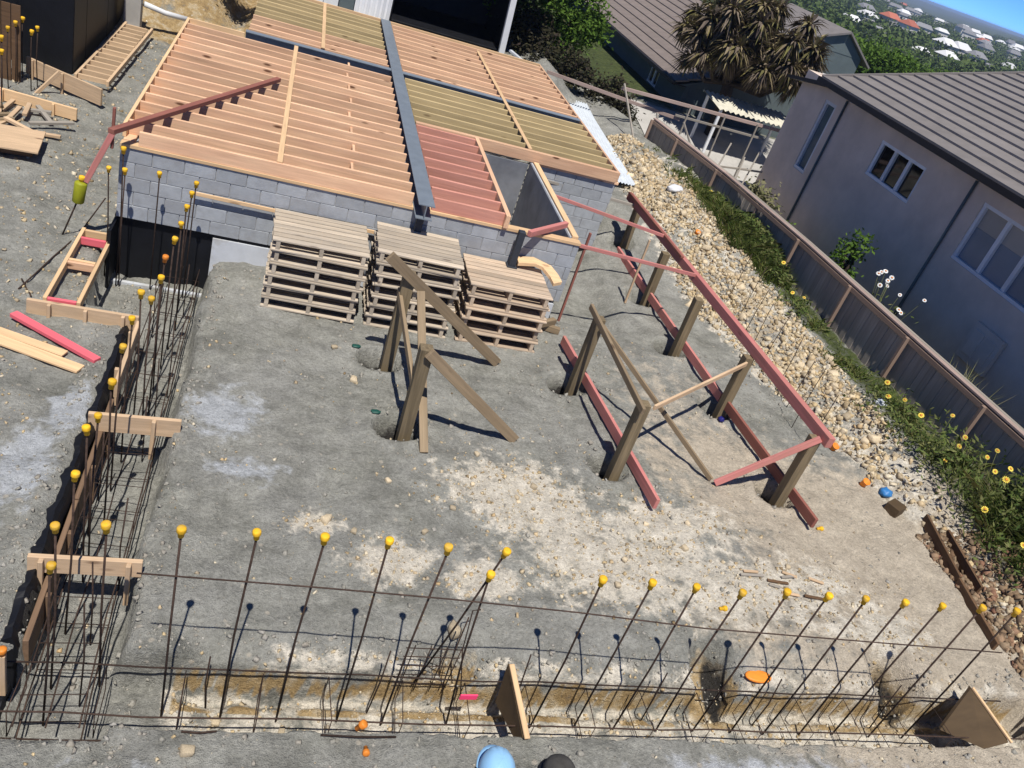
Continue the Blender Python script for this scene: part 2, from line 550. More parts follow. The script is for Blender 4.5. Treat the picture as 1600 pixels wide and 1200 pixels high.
def tube_geo(pts, r, seg=6, V=None, F=None, closed=False):
    V = [] if V is None else V
    F = [] if F is None else F
    pts = [Vector(p) for p in pts]
    o = len(V)
    n = len(pts)
    prev = None
    for i, p in enumerate(pts):
        if closed:
            d = pts[(i + 1) % n] - pts[i - 1]
        else:
            d = (pts[min(i + 1, n - 1)] - pts[max(i - 1, 0)])
        d.normalize()
        if prev is None:
            a = Vector((0, 0, 1)) if abs(d.z) < 0.9 else Vector((1, 0, 0))
            s = d.cross(a).normalized()
        else:
            s = (prev - d * prev.dot(d)).normalized()
        prev = s
        q = d.cross(s)
        rr = r[i] if isinstance(r, (list, tuple)) else r
        for k in range(seg):
            an = 2 * math.pi * k / seg
            V.append(p + (s * math.cos(an) + q * math.sin(an)) * rr)
    m = n if closed else n - 1
    for i in range(m):
        for k in range(seg):
            a, b2 = o + i * seg + k, o + i * seg + (k + 1) % seg
            c2, d2 = o + ((i + 1) % n) * seg + (k + 1) % seg, o + ((i + 1) % n) * seg + k
            F.append((a, b2, c2, d2))
    if not closed:
        F.append(tuple(o + k for k in range(seg))[::-1])
        F.append(tuple(o + (n - 1) * seg + k for k in range(seg)))
    return V, F


def tube(name, pts, r, mat, parent=None, seg=6, smooth=True, origin=None):
    o = Vector(origin) if origin is not None else Vector(pts[0])
    V, F = tube_geo([Vector(p) - o for p in pts], r, seg)
    return put(name, mesh_from(name, V, F, mat, smooth), Matrix.Translation(o), parent)


def lathe_mesh(name, prof, mat, seg=14, smooth=True):
    V, F = [], []
    for (r, z) in prof:
        for k in range(seg):
            a = 2 * math.pi * k / seg
            V.append((r * math.cos(a), r * math.sin(a), z))
    for i in range(len(prof) - 1):
        for k in range(seg):
            F.append((i * seg + k, i * seg + (k + 1) % seg, (i + 1) * seg + (k + 1) % seg, (i + 1) * seg + k))
    F.append(tuple(range(seg))[::-1])
    F.append(tuple((len(prof) - 1) * seg + k for k in range(seg)))
    return mesh_from(name, V, F, mat, smooth)


def prism(name, poly, d, mat, parent=None):
    """Flat polygon (3-D points) given thickness along vector d."""
    n = len(poly)
    d = Vector(d)
    V = [Vector(p) for p in poly] + [Vector(p) + d for p in poly]
    F = [tuple(range(n)), tuple(range(2 * n - 1, n - 1, -1))]
    for i in range(n):
        j = (i + 1) % n
        F.append((i, j, n + j, n + i))
    c = sum((v for v in V), Vector()) / len(V)
    me = mesh_from(name, [v - c for v in V], F, mat)
    fix_normals(me)
    return put(name, me, Matrix.Translation(c), parent)


def joined(name, boxes, mat, parent=None):
    """Several axis-aligned boxes (x0,x1,y0,y1,z0,z1) as one mesh of one part."""
    V, F = [], []
    for (x0, x1, y0, y1, z0, z1) in boxes:
        o = len(V)
        V += [(x0, y0, z0), (x1, y0, z0), (x1, y1, z0), (x0, y1, z0), (x0, y0, z1), (x1, y0, z1), (x1, y1, z1), (x0, y1, z1)]
        F += [(o, o + 3, o + 2, o + 1), (o + 4, o + 5, o + 6, o + 7), (o, o + 1, o + 5, o + 4), (o + 1, o + 2, o + 6, o + 5), (o + 2, o + 3, o + 7, o + 6), (o + 3, o, o + 4, o + 7)]
    c = Vector([sum(v[i] for v in V) / len(V) for i in range(3)])
    return put(name, mesh_from(name, [Vector(v) - c for v in V], F, mat), Matrix.Translation(c), parent)


# ---- value noise for the terrain
_T = RS.rand(256, 256)


def vnoise(x, y):
    xi, yi = np.floor(x).astype(int), np.floor(y).astype(int)
    fx, fy = x - xi, y - yi
    fx, fy = fx * fx * (3 - 2 * fx), fy * fy * (3 - 2 * fy)
    g = lambda a, b: _T[a % 256, b % 256]
    return (g(xi, yi) * (1 - fx) + g(xi + 1, yi) * fx) * (1 - fy) + (g(xi, yi + 1) * (1 - fx) + g(xi + 1, yi + 1) * fx) * fy


def fbm(x, y, o=5):
    s, a, t = 0.0, 0.5, 0.0
    for k in range(o):
        s = s + a * vnoise(x * 2 ** k + 17.3 * k, y * 2 ** k + 5.1 * k)
        t += a
        a *= 0.55
    return s / t - 0.5


def sm(t):
    t = np.clip(t, 0, 1)
    return t * t * (3 - 2 * t)


def fence_x(y):
    y = np.asarray(y, float)
    return 10.92 - (y - 8.0) * 0.068 - 0.12 * np.clip(y - 17.0, 0, 6)


def rub_x(y):
    return np.interp(np.asarray(y, float), [4.5, 5.3, 6.5, 7.5, 9.0, 11.0, 13.0, 17.0], [9.3, 9.25, 9.35, 9.1, 8.72, 8.2, 7.75, 7.5])


def inside(x, y, x0, x1, y0, y1, s):
    return sm((x - x0) / s + 0.5) * sm((x1 - x) / s + 0.5) * sm((y - y0) / s + 0.5) * sm((y1 - y) / s + 0.5)


def e_pit(x, y):
    return fbm(x * 5 + 1, y * 5, 3)


def terrain(x, y):
    """Height and the two colour masks (soil kinds and dark areas) of the ground."""
    x, y = np.asarray(x, float), np.asarray(y, float)
    near = sm((40 - np.hypot(x - 4, y - 10)) / 15)
    z = near * (0.10 * fbm(x * 0.5, y * 0.5) + 0.085 * fbm(x * 2.2, y * 2.2) + 0.05 * fbm(x * 7, y * 7, 4) + 0.03 * fbm(x * 0.9 + 30, y * 3.2, 4))
    fx = fence_x(y)
    bank = sm((x - rub_x(y) + 0.1) / 1.4) * sm((fx + 0.3 - x) / 0.3)
    z += bank * (0.36 + 0.25 * fbm(x * 1.4, y * 1.4))
    rx = rub_x(y)
    rub = sm((x - rx + 0.15) / 0.3) * sm((10.1 - x) / 0.5) * sm((y - 4) / 2) * sm((21 - y) / 2)
    z += rub * 0.22 * fbm(x * 3.3, y * 3.3, 4)
    z += 0.45 * sm((x - 6.2) / 0.8) * sm((y - 13) / 4) * sm((fx + 0.3 - x) / 0.3) * sm((30 - y) / 3)
    z += 1.15 * sm((y - 22.3) / 1.2) * sm((x + 1.5) / 1.0) * sm((8.5 - x) / 2.0) * near
    left = sm((-2.0 - x) / 1.5)
    z += left * 0.18 * sm((y - 9) / 5)
    z += 2.4 * sm((y - 21.5) / 4.5) * sm((-0.8 - x) / 1.5) * near
    z += 4.0 * sm((-9 - x) / 20)
    # ground under the open floor is lower
    z -= 0.25 * inside(x, y, -1.6, 6.0, 11.7, 22.2, 0.5)
    # small berm in front of the block wall
    z += 0.10 * inside(x, y, -0.45, 1.4, 10.75, 11.6, 0.5)
    # neighbour's land
    beyond = sm((x - fx - 0.05) / 0.12)
    z = z * (1 - beyond) + beyond * (-0.85 + 1.2 * sm((y - 19) / 9.0) + 0.05 * fbm(x * 0.6, y * 0.6))
    d = np.hypot(x - 13, y - 20)
    far = sm((d - 26) / 130) * sm((x - 2) / 30)
    az = np.degrees(np.arctan2(x, np.maximum(y, 1e-3)))
    rd = np.hypot(x, y)
    plain_z = -11.0 + 7.0 * fbm(x / 190.0, y / 190.0, 4) * sm((rd - 120) / 200)
    ridge = sm((rd - 900) / 900) * sm((5200 - rd) / 1500)
    plain_z = plain_z + ridge * (-8.0 + 20.0 * sm((az - 35.5) / 8) + 5 * fbm(x / 420.0, y / 420.0, 4))
    z = z * (1 - far) + far * plain_z
    # trenches
    nz = 0.26 * fbm(x * 1.9 + 4, y * 1.9) + 0.12 * fbm(x * 8, y * 8, 3)
    tf = inside(x + nz, y + nz * 0.42, -1.55, 8.9, 4.02, 4.66, 0.035)
    tl = inside(x + nz * 0.8, y, -1.27, -0.57, 3.95, 11.6, 0.10)
    tw = inside(x + nz * 0.8, y, -1.92, -0.57, 9.75, 11.6, 0.10)
    notch = np.maximum(np.exp(-((x - 4.98) ** 2 / 0.06 + (y - 4.84) ** 2 / 0.13) ** 2), np.exp(-((x - 7.25) ** 2 / 0.07 + (y - 4.84) ** 2 / 0.11) ** 2))
    notch = np.maximum(notch, 0.8 * np.exp(-((x - 2.25) ** 2 + (y - 4.85) ** 2) / 0.05))
    tr = np.maximum(np.maximum(tf * 0.47, np.maximum(tl, tw) * 0.52), notch * 0.50)
    lump = np.exp(-((x - 2.3) ** 2 / 0.05 + (y - 5.05) ** 2 / 0.03)) * 0.12
    z = z - tr * (1 + 0.12 * fbm(x * 4.5, y * 4.5, 4)) + lump
    crumb = np.maximum(tf, np.maximum(tl, tw))
    z = z + crumb * 0.07 * np.clip(fbm(x * 6 + 3, y * 6, 4) + 0.1, 0, 1)
    z -= 0.09 * sm((5.05 - y) / 0.4) * sm((y - 4.5) / 0.1) * sm((x + 0.2) / 0.3) * sm((8.8 - x) / 0.4) * (0.6 + 0.8 * fbm(x * 1.7, y * 2.0, 3) + 0.4)
    # side spoil along the left trench
    z += 0.05 * np.exp(-((x + 1.5) / 0.12) ** 2) * sm((y - 4.6) / 0.3) * sm((9.3 - y) / 0.3)
    for (x0, k) in ((1.05, 0.10), (2.55, 0.10), (3.4, -0.22), (4.8, -0.22)):
        c = (x - x0 - k * (y - 6.5)) / 0.13
        rut = np.exp(-c * c) * sm((y - 5.1) / 0.6) * sm((10.0 - y) / 0.8)
        z = z - rut * (0.022 + 0.012 * np.sin(y * 42 + 6 * np.abs(c)))
    # pits the posts stand in
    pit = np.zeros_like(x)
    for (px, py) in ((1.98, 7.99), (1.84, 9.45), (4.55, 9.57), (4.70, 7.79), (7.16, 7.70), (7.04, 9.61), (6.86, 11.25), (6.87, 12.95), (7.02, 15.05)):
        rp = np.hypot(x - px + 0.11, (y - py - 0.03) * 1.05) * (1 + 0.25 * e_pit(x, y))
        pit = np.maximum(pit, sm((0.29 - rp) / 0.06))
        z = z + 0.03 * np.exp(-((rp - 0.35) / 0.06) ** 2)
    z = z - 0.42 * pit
    # ---- colour areas
    e = fbm(x * 0.9 + 9, y * 0.9, 4)
    e2 = fbm(x * 3.1 + 2, y * 3.1, 4)
    G = lambda cx, cy, sx, sy: np.exp(-(((x - cx) / sx) ** 2 + ((y - cy) / sy) ** 2))
    cream = np.maximum.reduce([G(3.4, 7.1, 0.95, 0.65), G(4.4, 6.3, 1.4, 0.8), G(5.9, 5.9, 1.4, 0.5), G(5.2, 6.9, 0.9, 0.45), G(7.2, 5.5, 0.8, 0.35), G(1.7, 5.9, 0.5, 0.3), G(6.7, 6.0, 0.7, 0.5), G(0.95, 6.3, 0.25, 0.2), G(2.6, 5.75, 0.4, 0.25)]) * (1.15 + 1.6 * e + 1.0 * e2)
    cream = np.maximum(cream, rub * (0.6 + 0.9 * e2) * sm((y - 6.2) / 1.5))
    cream = np.maximum(cream, 0.7 * sm((-0.40 - z) / 0.04) * inside(x, y, -0.2, 8.9, 4.0, 4.66, 0.05))
    cream = np.maximum(cream, 0.55 * inside(x, y, 0.6, 8.8, 4.6, 4.85, 0.15))
    blue = np.maximum.reduce([G(-0.05, 7.95, 0.42, 0.5), G(0.15, 7.0, 0.5, 0.22), G(-1.75, 6.7, 0.28, 0.7), G(-1.6, 7.6, 0.2, 0.5), G(-0.6, 3.3, 1.0, 0.4), G(5.0, 3.6, 2.0, 0.25)]) * (0.95 + 1.2 * e + 0.8 * e2)
    sand = sm((x - 4.4 + 3 * e) / 2.6) * sm((9.8 - y) / 2.5) + 0.5 * G(6.2, 9.6, 1.4, 2.0)
    clay = 1.3 * sm((-0.20 + 0.25 * e2 - z) / 0.06) * sm((z + 0.50) / 0.04) * inside(x, y, -0.1, 8.9, 4.45, 4.86, 0.04) + 1.2 * inside(x, y, -6.5, -0.5, 21.2, 30, 0.8) * (0.75 + 1.6 * e2) + 0.9 * notch + 0.55 * rub * sm((y - 6.5) / 1.5) * (0.5 + 1.6 * e)
    veg = sm((d - 24) / 20) * sm((x - 2) / 6) + 0.9 * beyond * sm((x - 11.2) / 1.0) * sm((19 - y) / 2) + 0.75 * sm((x - 9.7) / 0.5) * sm((fx - x + 0.2) / 0.3) * sm((y - 5) / 2) * sm((19 - y) / 2) + sm((y - 26) / 4) + sm((-9 - x) / 4)
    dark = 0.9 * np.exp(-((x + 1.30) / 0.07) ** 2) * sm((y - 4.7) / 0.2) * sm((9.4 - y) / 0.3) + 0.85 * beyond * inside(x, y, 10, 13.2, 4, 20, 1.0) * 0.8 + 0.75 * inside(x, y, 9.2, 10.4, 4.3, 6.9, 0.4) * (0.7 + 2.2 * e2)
    dark = np.maximum(dark, np.maximum(1.0 * pit, 1.1 * notch * sm((x - 5.0) / 0.06) * sm((5.35 - x) / 0.1) + 0.8 * notch * sm((x - 7.2) / 0.06)))  # post pits and one side of the hollows coloured dark
    m1 = np.stack([veg, cream, clay], -1)
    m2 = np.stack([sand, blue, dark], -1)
    return z, np.clip(m1, 0, 1), np.clip(m2, 0, 1)


def hz(x, y):
    return float(terrain(np.array([x]), np.array([y]))[0][0])


def axis(lo, hi, step, far_lo, far_hi, g=1.16):
    c = list(np.arange(lo, hi + step / 2, step))
    s, v = step, c[-1]
    while v < far_hi:
        s *= g
        v += s
        c.append(v)
    s, v, pre = step, c[0], []
    while v > far_lo:
        s *= g
        v -= s
        pre.append(v)
    return np.array(pre[::-1] + c)


# ------------------------------------------------------------------ ground sheet
ax = axis(-3.6, 10.9, 0.045, -5000, 6000, 1.10)
ay = axis(3.3, 12.0, 0.04, -400, 7000, 1.035)
ay = np.unique(np.round(np.concatenate([ay, np.arange(4.44, 4.84, 0.01), np.arange(3.94, 4.14, 0.015)]), 4))
GX, GY = np.meshgrid(ax, ay)
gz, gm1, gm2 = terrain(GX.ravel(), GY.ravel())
nx, ny = len(ax), len(ay)
idx = np.arange(nx * ny).reshape(ny, nx)
gf = np.stack([idx[:-1, :-1], idx[:-1, 1:], idx[1:, 1:], idx[1:, :-1]], -1).reshape(-1, 4)
gme = mesh_np('ground', np.stack([GX.ravel(), GY.ravel(), gz], -1), gf, 'ground_soil', True)
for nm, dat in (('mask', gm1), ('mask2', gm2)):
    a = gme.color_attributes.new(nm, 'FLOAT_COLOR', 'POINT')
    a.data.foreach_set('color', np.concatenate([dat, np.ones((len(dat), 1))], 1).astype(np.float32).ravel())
ground = tag(put('ground', gme), kind='structure')

# ------------------------------------------------------------------ the floor platform on its block walls
ZB, ZT = 1.45, 1.64                      # underside and top of the joists
fl = empty('floor_platform', (2.0, 11.4, 0.0), 'half-built floor of orange timber joists on grey concrete block walls', 'building')


def block_run(x0, x1, yf, z0, n, parent, seed=0, right_vis=False):
    """Front-facing wall of single blocks, course by course, in running bond."""
    core = box('block_wall', ((x0 + x1) / 2, yf + 0.10, z0 + n * 0.1), (x1 - x0 - 0.01, 0.17, n * 0.2 - 0.004), 'mortar', parent)
    rr = random.Random(seed)
    for c in range(n):
        x = x0 - (0.2 if c % 2 else 0.0)
        while x < x1 - 0.02:
            a, b = max(x, x0), min(x + 0.4, x1)
            x += 0.4
            if b - a < 0.06:
                continue
            box('block', ((a + b) / 2, yf + 0.095 + rr.uniform(-0.003, 0.003), z0 + c * 0.2 + 0.1), (b - a - 0.007, 0.19, 0.193), 'block', core)
    return core


block_run(-1.88, 4.62, 11.40, 0.40, 5, fl, 1)
block_run(4.63, 6.25, 14.80, 0.00, 7, fl, 2)
joined('side_wall', [(-1.87, -1.69, 11.60, 17.7, -0.4, 1.398), (6.06, 6.24, 15.0, 22.4, -0.2, 1.398), (-0.85, 6.05, 22.2, 22.39, 0, 1.398), (-1.68, -0.66, 17.5, 17.68, 0, 1.398)], 'block', fl)
# black tanking in the pit end, black strip painting the shadow line, pale footing panel
joined('tanking_and_shadow_strip', [(-1.90, -0.62, 11.47, 11.56, -0.75, 0.397), (-0.619, 4.5, 11.44, 11.50, 0.20, 0.397), (-1.90, -1.86, 11.02, 11.469, -0.75, 0.36)], 'membrane', fl)
joined('footing_panel', [(-0.62, 4.55, 11.405, 11.438, -0.5, 0.345)], 'panel_white', fl)
# plates
beam('wall_plate', (-1.88, 11.45, 1.425), (4.62, 11.45, 1.425), 0.14, 0.048, 'timber_pale', fl)
beam('wall_plate', (4.63, 14.85, 1.425), (6.28, 14.85, 1.425), 0.14, 0.048, 'timber_pink', fl)
beam('wall_plate', (-1.80, 11.55, 1.4255), (-1.80, 17.68, 1.4255), 0.14, 0.047, 'timber_pink', fl)


def joists(x0, x1, ys, mats, jit=0.022):
    for i, y in enumerate(ys):
        m = mats(i) if callable(mats) else mats
        beam('floor_joist', (x0, y + random.uniform(-jit, jit), (ZB + ZT) / 2), (x1, y + random.uniform(-jit, jit), (ZB + ZT) / 2 + random.uniform(-0.004, 0.002)), 0.047, ZT - ZB, m, fl)


joists(-1.66, 1.97, [11.43], 'timber_pink')
joists(-1.845, 1.97, [11.80 + 0.395 * k for k in range(15)], 'timber_pink')
joists(-0.82, 1.97, [18.16 + 0.40 * k for k in range(11)], lambda i: 'timber_green' if i > 3 else 'timber_pink')
joists(2.26, 3.34, [11.45 + 0.40 * k for k in range(9)], 'timber_red_joist')
joists(2.26, 6.19, [15.14 + 0.40 * k for k in range(7)], 'timber_green')
joists(2.26, 6.19, [18.16 + 0.40 * k for k in range(11)], 'timber_pink')
beam('rim_board', (-1.872, 11.62, 1.545), (-1.872, 17.68, 1.545), 0.045, 0.19, 'timber_pale', fl)
beam('rim_board', (6.218, 14.78, 1.545), (6.218, 22.43, 1.545), 0.045, 0.19, 'timber_pink', fl)
beam('rim_board', (-0.82, 22.5, 1.545), (6.24, 22.5, 1.545), 0.045, 0.19, 'timber_pale', fl)
beam('rim_board', (-1.90, 17.72, 1.545), (-0.86, 17.72, 1.545), 0.045, 0.19, 'timber_pale', fl)
beam('trimmer_joist', (2.26, 14.775, 1.552), (6.19, 14.775, 1.552), 0.09, 0.20, 'timber_pink', fl)
beam('trimmer_joist', (3.375, 11.32, 1.552), (3.375, 14.72, 1.552), 0.07, 0.20, 'timber_pink', fl)
beam('trimmer_joist', (3.43, 11.52, 1.43), (3.43, 14.72, 1.43), 0.04, 0.05, 'timber_pale', fl)
# battens nailed over the joists
for (x, y0, y1) in ((0.1, 11.42, 17.68), (0.62, 18.1, 22.4), (4.42, 14.85, 21.9)):
    beam('batten', (x, y0, ZT + 0.012), (x + 0.01, y1, ZT + 0.012), 0.075, 0.022, 'timber_pale', fl)
# solid blocking between a few joists
for k in range(15):
    if k % 2 == 0:
        box('blocking', (1.1 + 0.02 * (k % 3), 11.80 + 0.395 * k + 0.197, 1.53), (0.045, 0.345, 0.15), 'timber_pink', fl)


def i_beam(name, p0, p1, w, h, parent):
    L = (Vector(p1) - Vector(p0)).length
    t = 0.014
    prof = [(-w / 2, h / 2), (w / 2, h / 2), (w / 2, h / 2 - t), (t / 2, h / 2 - t), (t / 2, -h / 2 + t), (w / 2, -h / 2 + t), (w / 2, -h / 2), (-w / 2, -h / 2), (-w / 2, -h / 2 + t), (-t / 2, -h / 2 + t), (-t / 2, h / 2 - t), (-w / 2, h / 2 - t)]
    n = len(prof)
    V = [(-L / 2, a, b) for a, b in prof] + [(L / 2, a, b) for a, b in prof]
    F = [tuple(range(n)), tuple(range(2 * n - 1, n - 1, -1))] + [(i, n + i, n + (i + 1) % n, (i + 1) % n) for i in range(n)]
    me = mesh_from(name, V, F, 'steel')
    fix_normals(me)
    return put(name, me, frame(p0, p1), parent)


i_beam('steel_beam', (2.115, 11.02, 1.548), (2.115, 22.46, 1.548), 0.235, 0.22, fl)
i_beam('steel_beam', (-0.85, 17.88, 1.550), (1.995, 17.88, 1.550), 0.16, 0.20, fl)
i_beam('steel_beam', (2.235, 17.88, 1.550), (6.19, 17.88, 1.550), 0.16, 0.20, fl)
for (x, y, zt) in ((2.115, 11.28, 1.435), (3.62, 11.24, 1.50)):
    box('steel_column', (x, y, (zt - 0.1) / 2), (0.10, 0.10, zt + 0.1), 'steel_dark', fl)
    box('base_plate', (x, y, 0.93), (0.16, 0.16, 0.012), 'steel_dark', fl)
# stair opening: inner wall lined with dark board, its top plate
box('lining_board', (4.462, 13.10, 0.62), (0.024, 3.22, 1.66), 'membrane_dust', fl)
joined('side_wall', [(4.476, 4.61, 11.60, 14.79, -0.2, 1.40)], 'block', fl)
beam('wall_plate', (4.487, 11.55, 1.43), (4.487, 14.70, 1.43), 0.03, 0.052, 'panel_white', fl)
beam('wall_plate', (4.56, 11.55, 1.445), (4.56, 14.70, 1.445), 0.10, 0.07, 'timber_pale', fl)
joined('side_wall', [(3.45, 4.44, 14.72, 14.79, -0.2, 1.40)], 'membrane_dust', fl)
box('lining_board', (3.95, 13.1, -0.24), (0.95, 3.0, 0.02), 'concrete', fl)
for (x, y, z, rz) in ((3.62, 14.3, 0.0, 0.3), (3.75, 13.7, 0.05, 0.9), (3.6, 13.2, 0.1, 0.2)):
    box('offcut', (x, y, z - 0.1), (0.35, 0.12, 0.12), 'timber_grey', fl, rz)

# loose timber on and against the floor
t = beam('batten', (-1.93, 11.02, 1.712), (-0.10, 14.98, 1.715), 0.085, 0.065, 'timber_rust')
tag(t, 'rust-red timber lying diagonally across the joists at the left corner', 'timber')
t = beam('profile_batten', (-0.92, 11.33, 0.99), (2.25, 11.34, 0.955), 0.02, 0.055, 'timber_pale')
tag(t, 'thin pale batten fixed level across the front block wall', 'timber')
t = beam('prop', (-1.945, 11.33, 1.62), (-2.24, 11.28, 0.86), 0.05, 0.07, 'timber_red')
tag(t, 'red timber prop sloping down from the left corner of the floor', 'timber')
t = beam('peg', (-1.965, 11.36, 1.36), (-1.96, 11.36, 1.90), 0.035, 0.05, 'timber_rust')
tag(t, 'short red peg standing up at the left corner of the floor', 'peg')
t = beam('packer', (3.70, 11.15, 1.52), (4.42, 11.75, 1.56), 0.07, 0.09, 'timber_red')
tag(t, 'short red timber laid across the corner of the stair opening', 'timber')
# orange webbing over the right hand pallets
V, F = [], []
pth = [(3.70, 11.28, 1.02), (3.95, 11.26, 1.07), (4.15, 11.20, 1.04), (4.26, 11.06, 0.98), (4.30, 10.92, 0.94)]
for i, p in enumerate(pth):
    w = 0.09
    dx, dy = (0.0, w) if i < 2 else (w * 0.8, w * 0.4)
    V += [(p[0] - dx, p[1] - dy, p[2]), (p[0] + dx, p[1] + dy, p[2] + 0.02), (p[0] + dx, p[1] + dy, p[2] - 0.03), (p[0] - dx, p[1] - dy, p[2] - 0.05)]
    if i:
        for k in range(4):
            F.append(((i - 1) * 4 + k, (i - 1) * 4 + (k + 1) % 4, i * 4 + (k + 1) % 4, i * 4 + k))
F += [(0, 1, 2, 3), (19, 18, 17, 16)]
me = mesh_from('curved_offcut', V, F, 'timber_pale')
fix_normals(me)
tag(put('curved_offcut', me), 'bent orange timber offcut on top of the right pallet stack', 'offcut')

# ------------------------------------------------------------------ pallets
def pallet(loc, rz, L, D, hgt, label, mat, group):
    r = empty('pallet', loc, label, 'pallet', group)
    M0 = Matrix.Translation(loc) @ Matrix.Rotation(rz, 4, 'Z')
    th = 0.027
    sh = hgt - 2 * th

    def pc(nm, c, d, m):
        put(nm, box_mesh(d[0], d[1], d[2], m), M0 @ Matrix.Translation(c), r)
    for k, f in enumerate((0.06, 0.5, 0.94)):
        put('bearer', box_mesh(D - 0.02, 0.055, sh, mat), M0 @ Matrix.Translation(((f - 0.5) * L, 0, th + sh / 2)) @ Matrix.Rotation(math.pi / 2, 4, 'Z'), r)
    for f in (0.06, 0.5, 0.94):
        pc('bottom_board', (random.uniform(-0.008, 0.008), (f - 0.5) * D, th / 2), (L, 0.10, th - 0.001), mat)
    nb = 8
    for k in range(nb):
        pc('top_board', (random.uniform(-0.01, 0.01), (0.055 + 0.89 * k / (nb - 1) - 0.5) * D, hgt - th / 2), (L, 0.098, th - 0.001), mat)
    return r


STK = [('left', 0.79, 10.83, 1.27, 0.98, 0.172, 6, 'timber_pallet', 'pallet stack beside the steel rods'),
       ('middle', 2.14, 10.84, 1.20, 0.96, 0.170, 7, 'timber_pallet', 'middle pallet stack'),
       ('right', 3.52, 10.86, 1.24, 0.96, 0.186, 5, 'timber_pallet_new', 'right pallet stack')]
for (nm, x, y, L, D, h, n, m, grp) in STK:
    z = hz(x, y - 0.2) - 0.01
    for k in range(n):
        lab = 'weathered wooden pallet, %s from the ground in the %s stack' % (ORD[k], nm)
        pallet((x + random.uniform(-0.025, 0.025), y + random.uniform(-0.03, 0.03), z + k * h), random.uniform(-0.03, 0.03), L, D, h - 0.001, lab, m, 'stacked pallets in front of the block wall')
for k, (x0, y0, x1, y1) in enumerate(((4.28, 11.2, 4.68, 11.1), (4.3, 11.0, 4.6, 11.25))):
    t = beam('timber_offcut', (x0, y0, hz(x0, y0) + 0.06 + 0.1 * k), (x1, y1, hz(x1, y1) + 0.06 + 0.1 * k), 0.09, 0.10, 'timber_brace')
    tag(t, ('lower' if k == 0 else 'upper') + ' brown timber offcut lying beside the right pallet stack', 'offcut')

# ------------------------------------------------------------------ posts, bearers and braces
POST = [('A', 1.98, 7.99, 1.22, 'second post from the pallets, beside the grey left brace end'), ('A0', 1.84, 9.45, 1.36, ''), ('B', 4.55, 9.57, 1.18, ''), ('C', 4.70, 7.79, 1.07, ''),
        ('D', 7.16, 7.70, 1.03, ''), ('E', 7.04, 9.61, 0.99, ''), ('F', 6.86, 11.25, 1.02, ''), ('G', 6.87, 12.95, 1.00, ''), ('H', 7.02, 15.05, 1.02, '')]
PL = {'A': 'squat olive timber post in a round hole, nearest the middle of the pad', 'A0': 'olive timber post standing just in front of the middle pallets',
      'B': 'far post of the pair carrying the low red bearer', 'C': 'near post of the pair carrying the low red bearer',
      'D': 'nearest post under the long red beam', 'E': 'second nearest post under the long red beam', 'F': 'third post from the near end under the long red beam',
      'G': 'fourth post from the near end under the long red beam', 'H': 'farthest post under the long red beam, close to the block wall'}
PT = {}
for (k, x, y, zt, _) in POST:
    zb = -0.6
    w = 0.15 if k in ('A', 'A0') else 0.135
    lean = random.uniform(-0.02, 0.02)
    o = beam('timber_post', (x, y, zb), (x - 0.03 + lean, y + lean, zt), w, w, 'timber_post', up=(0, 1, 0))
    tag(o, PL[k], 'post', 'timber posts set in the pad')
    PT[k] = (x - 0.03, y, zt)


def timber(nm, p0, p1, w, h, m, lab, cat='timber', up=(0, 0, 1)):
    return tag(beam(nm, p0, p1, w, h, m, up=up), lab, cat)


timber('brace', (1.50, 9.27, 1.62), (3.44, 9.86, 0.03), 0.14, 0.045, 'timber_brace', 'long olive brace from the post by the pallets down to the right', 'brace', (0, -1, 0.3))
timber('brace', (1.99, 9.32, 1.20), (2.17, 7.62, 0.02), 0.045, 0.10, 'timber_brace', 'brace running from the pallet post down past the nearer post', 'brace', (1, 0, 0.2))
timber('brace', (1.96, 7.88, 1.21), (3.38, 8.09, 0.03), 0.13, 0.045, 'timber_brace', 'broad olive brace from the squat middle post down to the right', 'brace', (0, -1, 0.3))
timber('brace', (1.76, 9.55, 1.05), (1.90, 7.95, 0.72), 0.045, 0.09, 'timber_brace', 'short olive rail joining the two left posts', 'brace')
timber('rail', (4.44, 9.80, 1.22), (4.60, 7.62, 1.05), 0.045, 0.09, 'timber_brace', 'olive rail joining the tops of the two middle posts', 'rail')
timber('brace', (4.56, 9.47, 1.12), (6.10, 7.82, 0.03), 0.035, 0.07, 'timber_brace', 'thin brown brace from the far middle post to the ground', 'brace')
timber('brace', (7.14, 7.62, 1.06), (6.12, 7.74, 0.04), 0.085, 0.045, 'timber_red', 'short pink brace from the nearest beam post to the ground', 'brace', (0, -1, 0.3))
timber('brace', (4.86, 7.86, 0.98), (6.97, 9.52, 0.92), 0.035, 0.07, 'timber_form', 'pale strut between the near middle post and the beam posts', 'brace')
timber('bearer', (4.62, 10.70, 0.13), (4.98, 7.06, 0.13), 0.05, 0.15, 'timber_red', 'low red bearer lying along the two middle posts', 'bearer')
timber('bearer', (6.76, 14.75, 0.14), (7.02, 9.75, 0.14), 0.05, 0.15, 'timber_red', 'far length of low red bearer along the foot of the beam posts', 'bearer')
timber('bearer', (7.03, 9.73, 0.14), (7.27, 7.05, 0.13), 0.05, 0.15, 'timber_rust', 'near length of low brown bearer along the foot of the beam posts', 'bearer')
timber('beam', (6.86, 15.40, 1.06), (7.22, 7.52, 1.08), 0.10, 0.15, 'timber_red', 'long red beam carried on the row of five posts', 'beam')
timber('beam', (6.80, 15.30, 1.155), (6.93, 12.5, 1.155), 0.06, 0.045, 'timber_rust', 'rust-red packer on the far end of the long red beam', 'timber')
timber('string_rail', (4.62, 11.42, 1.40), (7.0, 11.92, 1.12), 0.03, 0.06, 'timber_red', 'nearer thin pink rail from the wall corner to the red beam', 'rail')
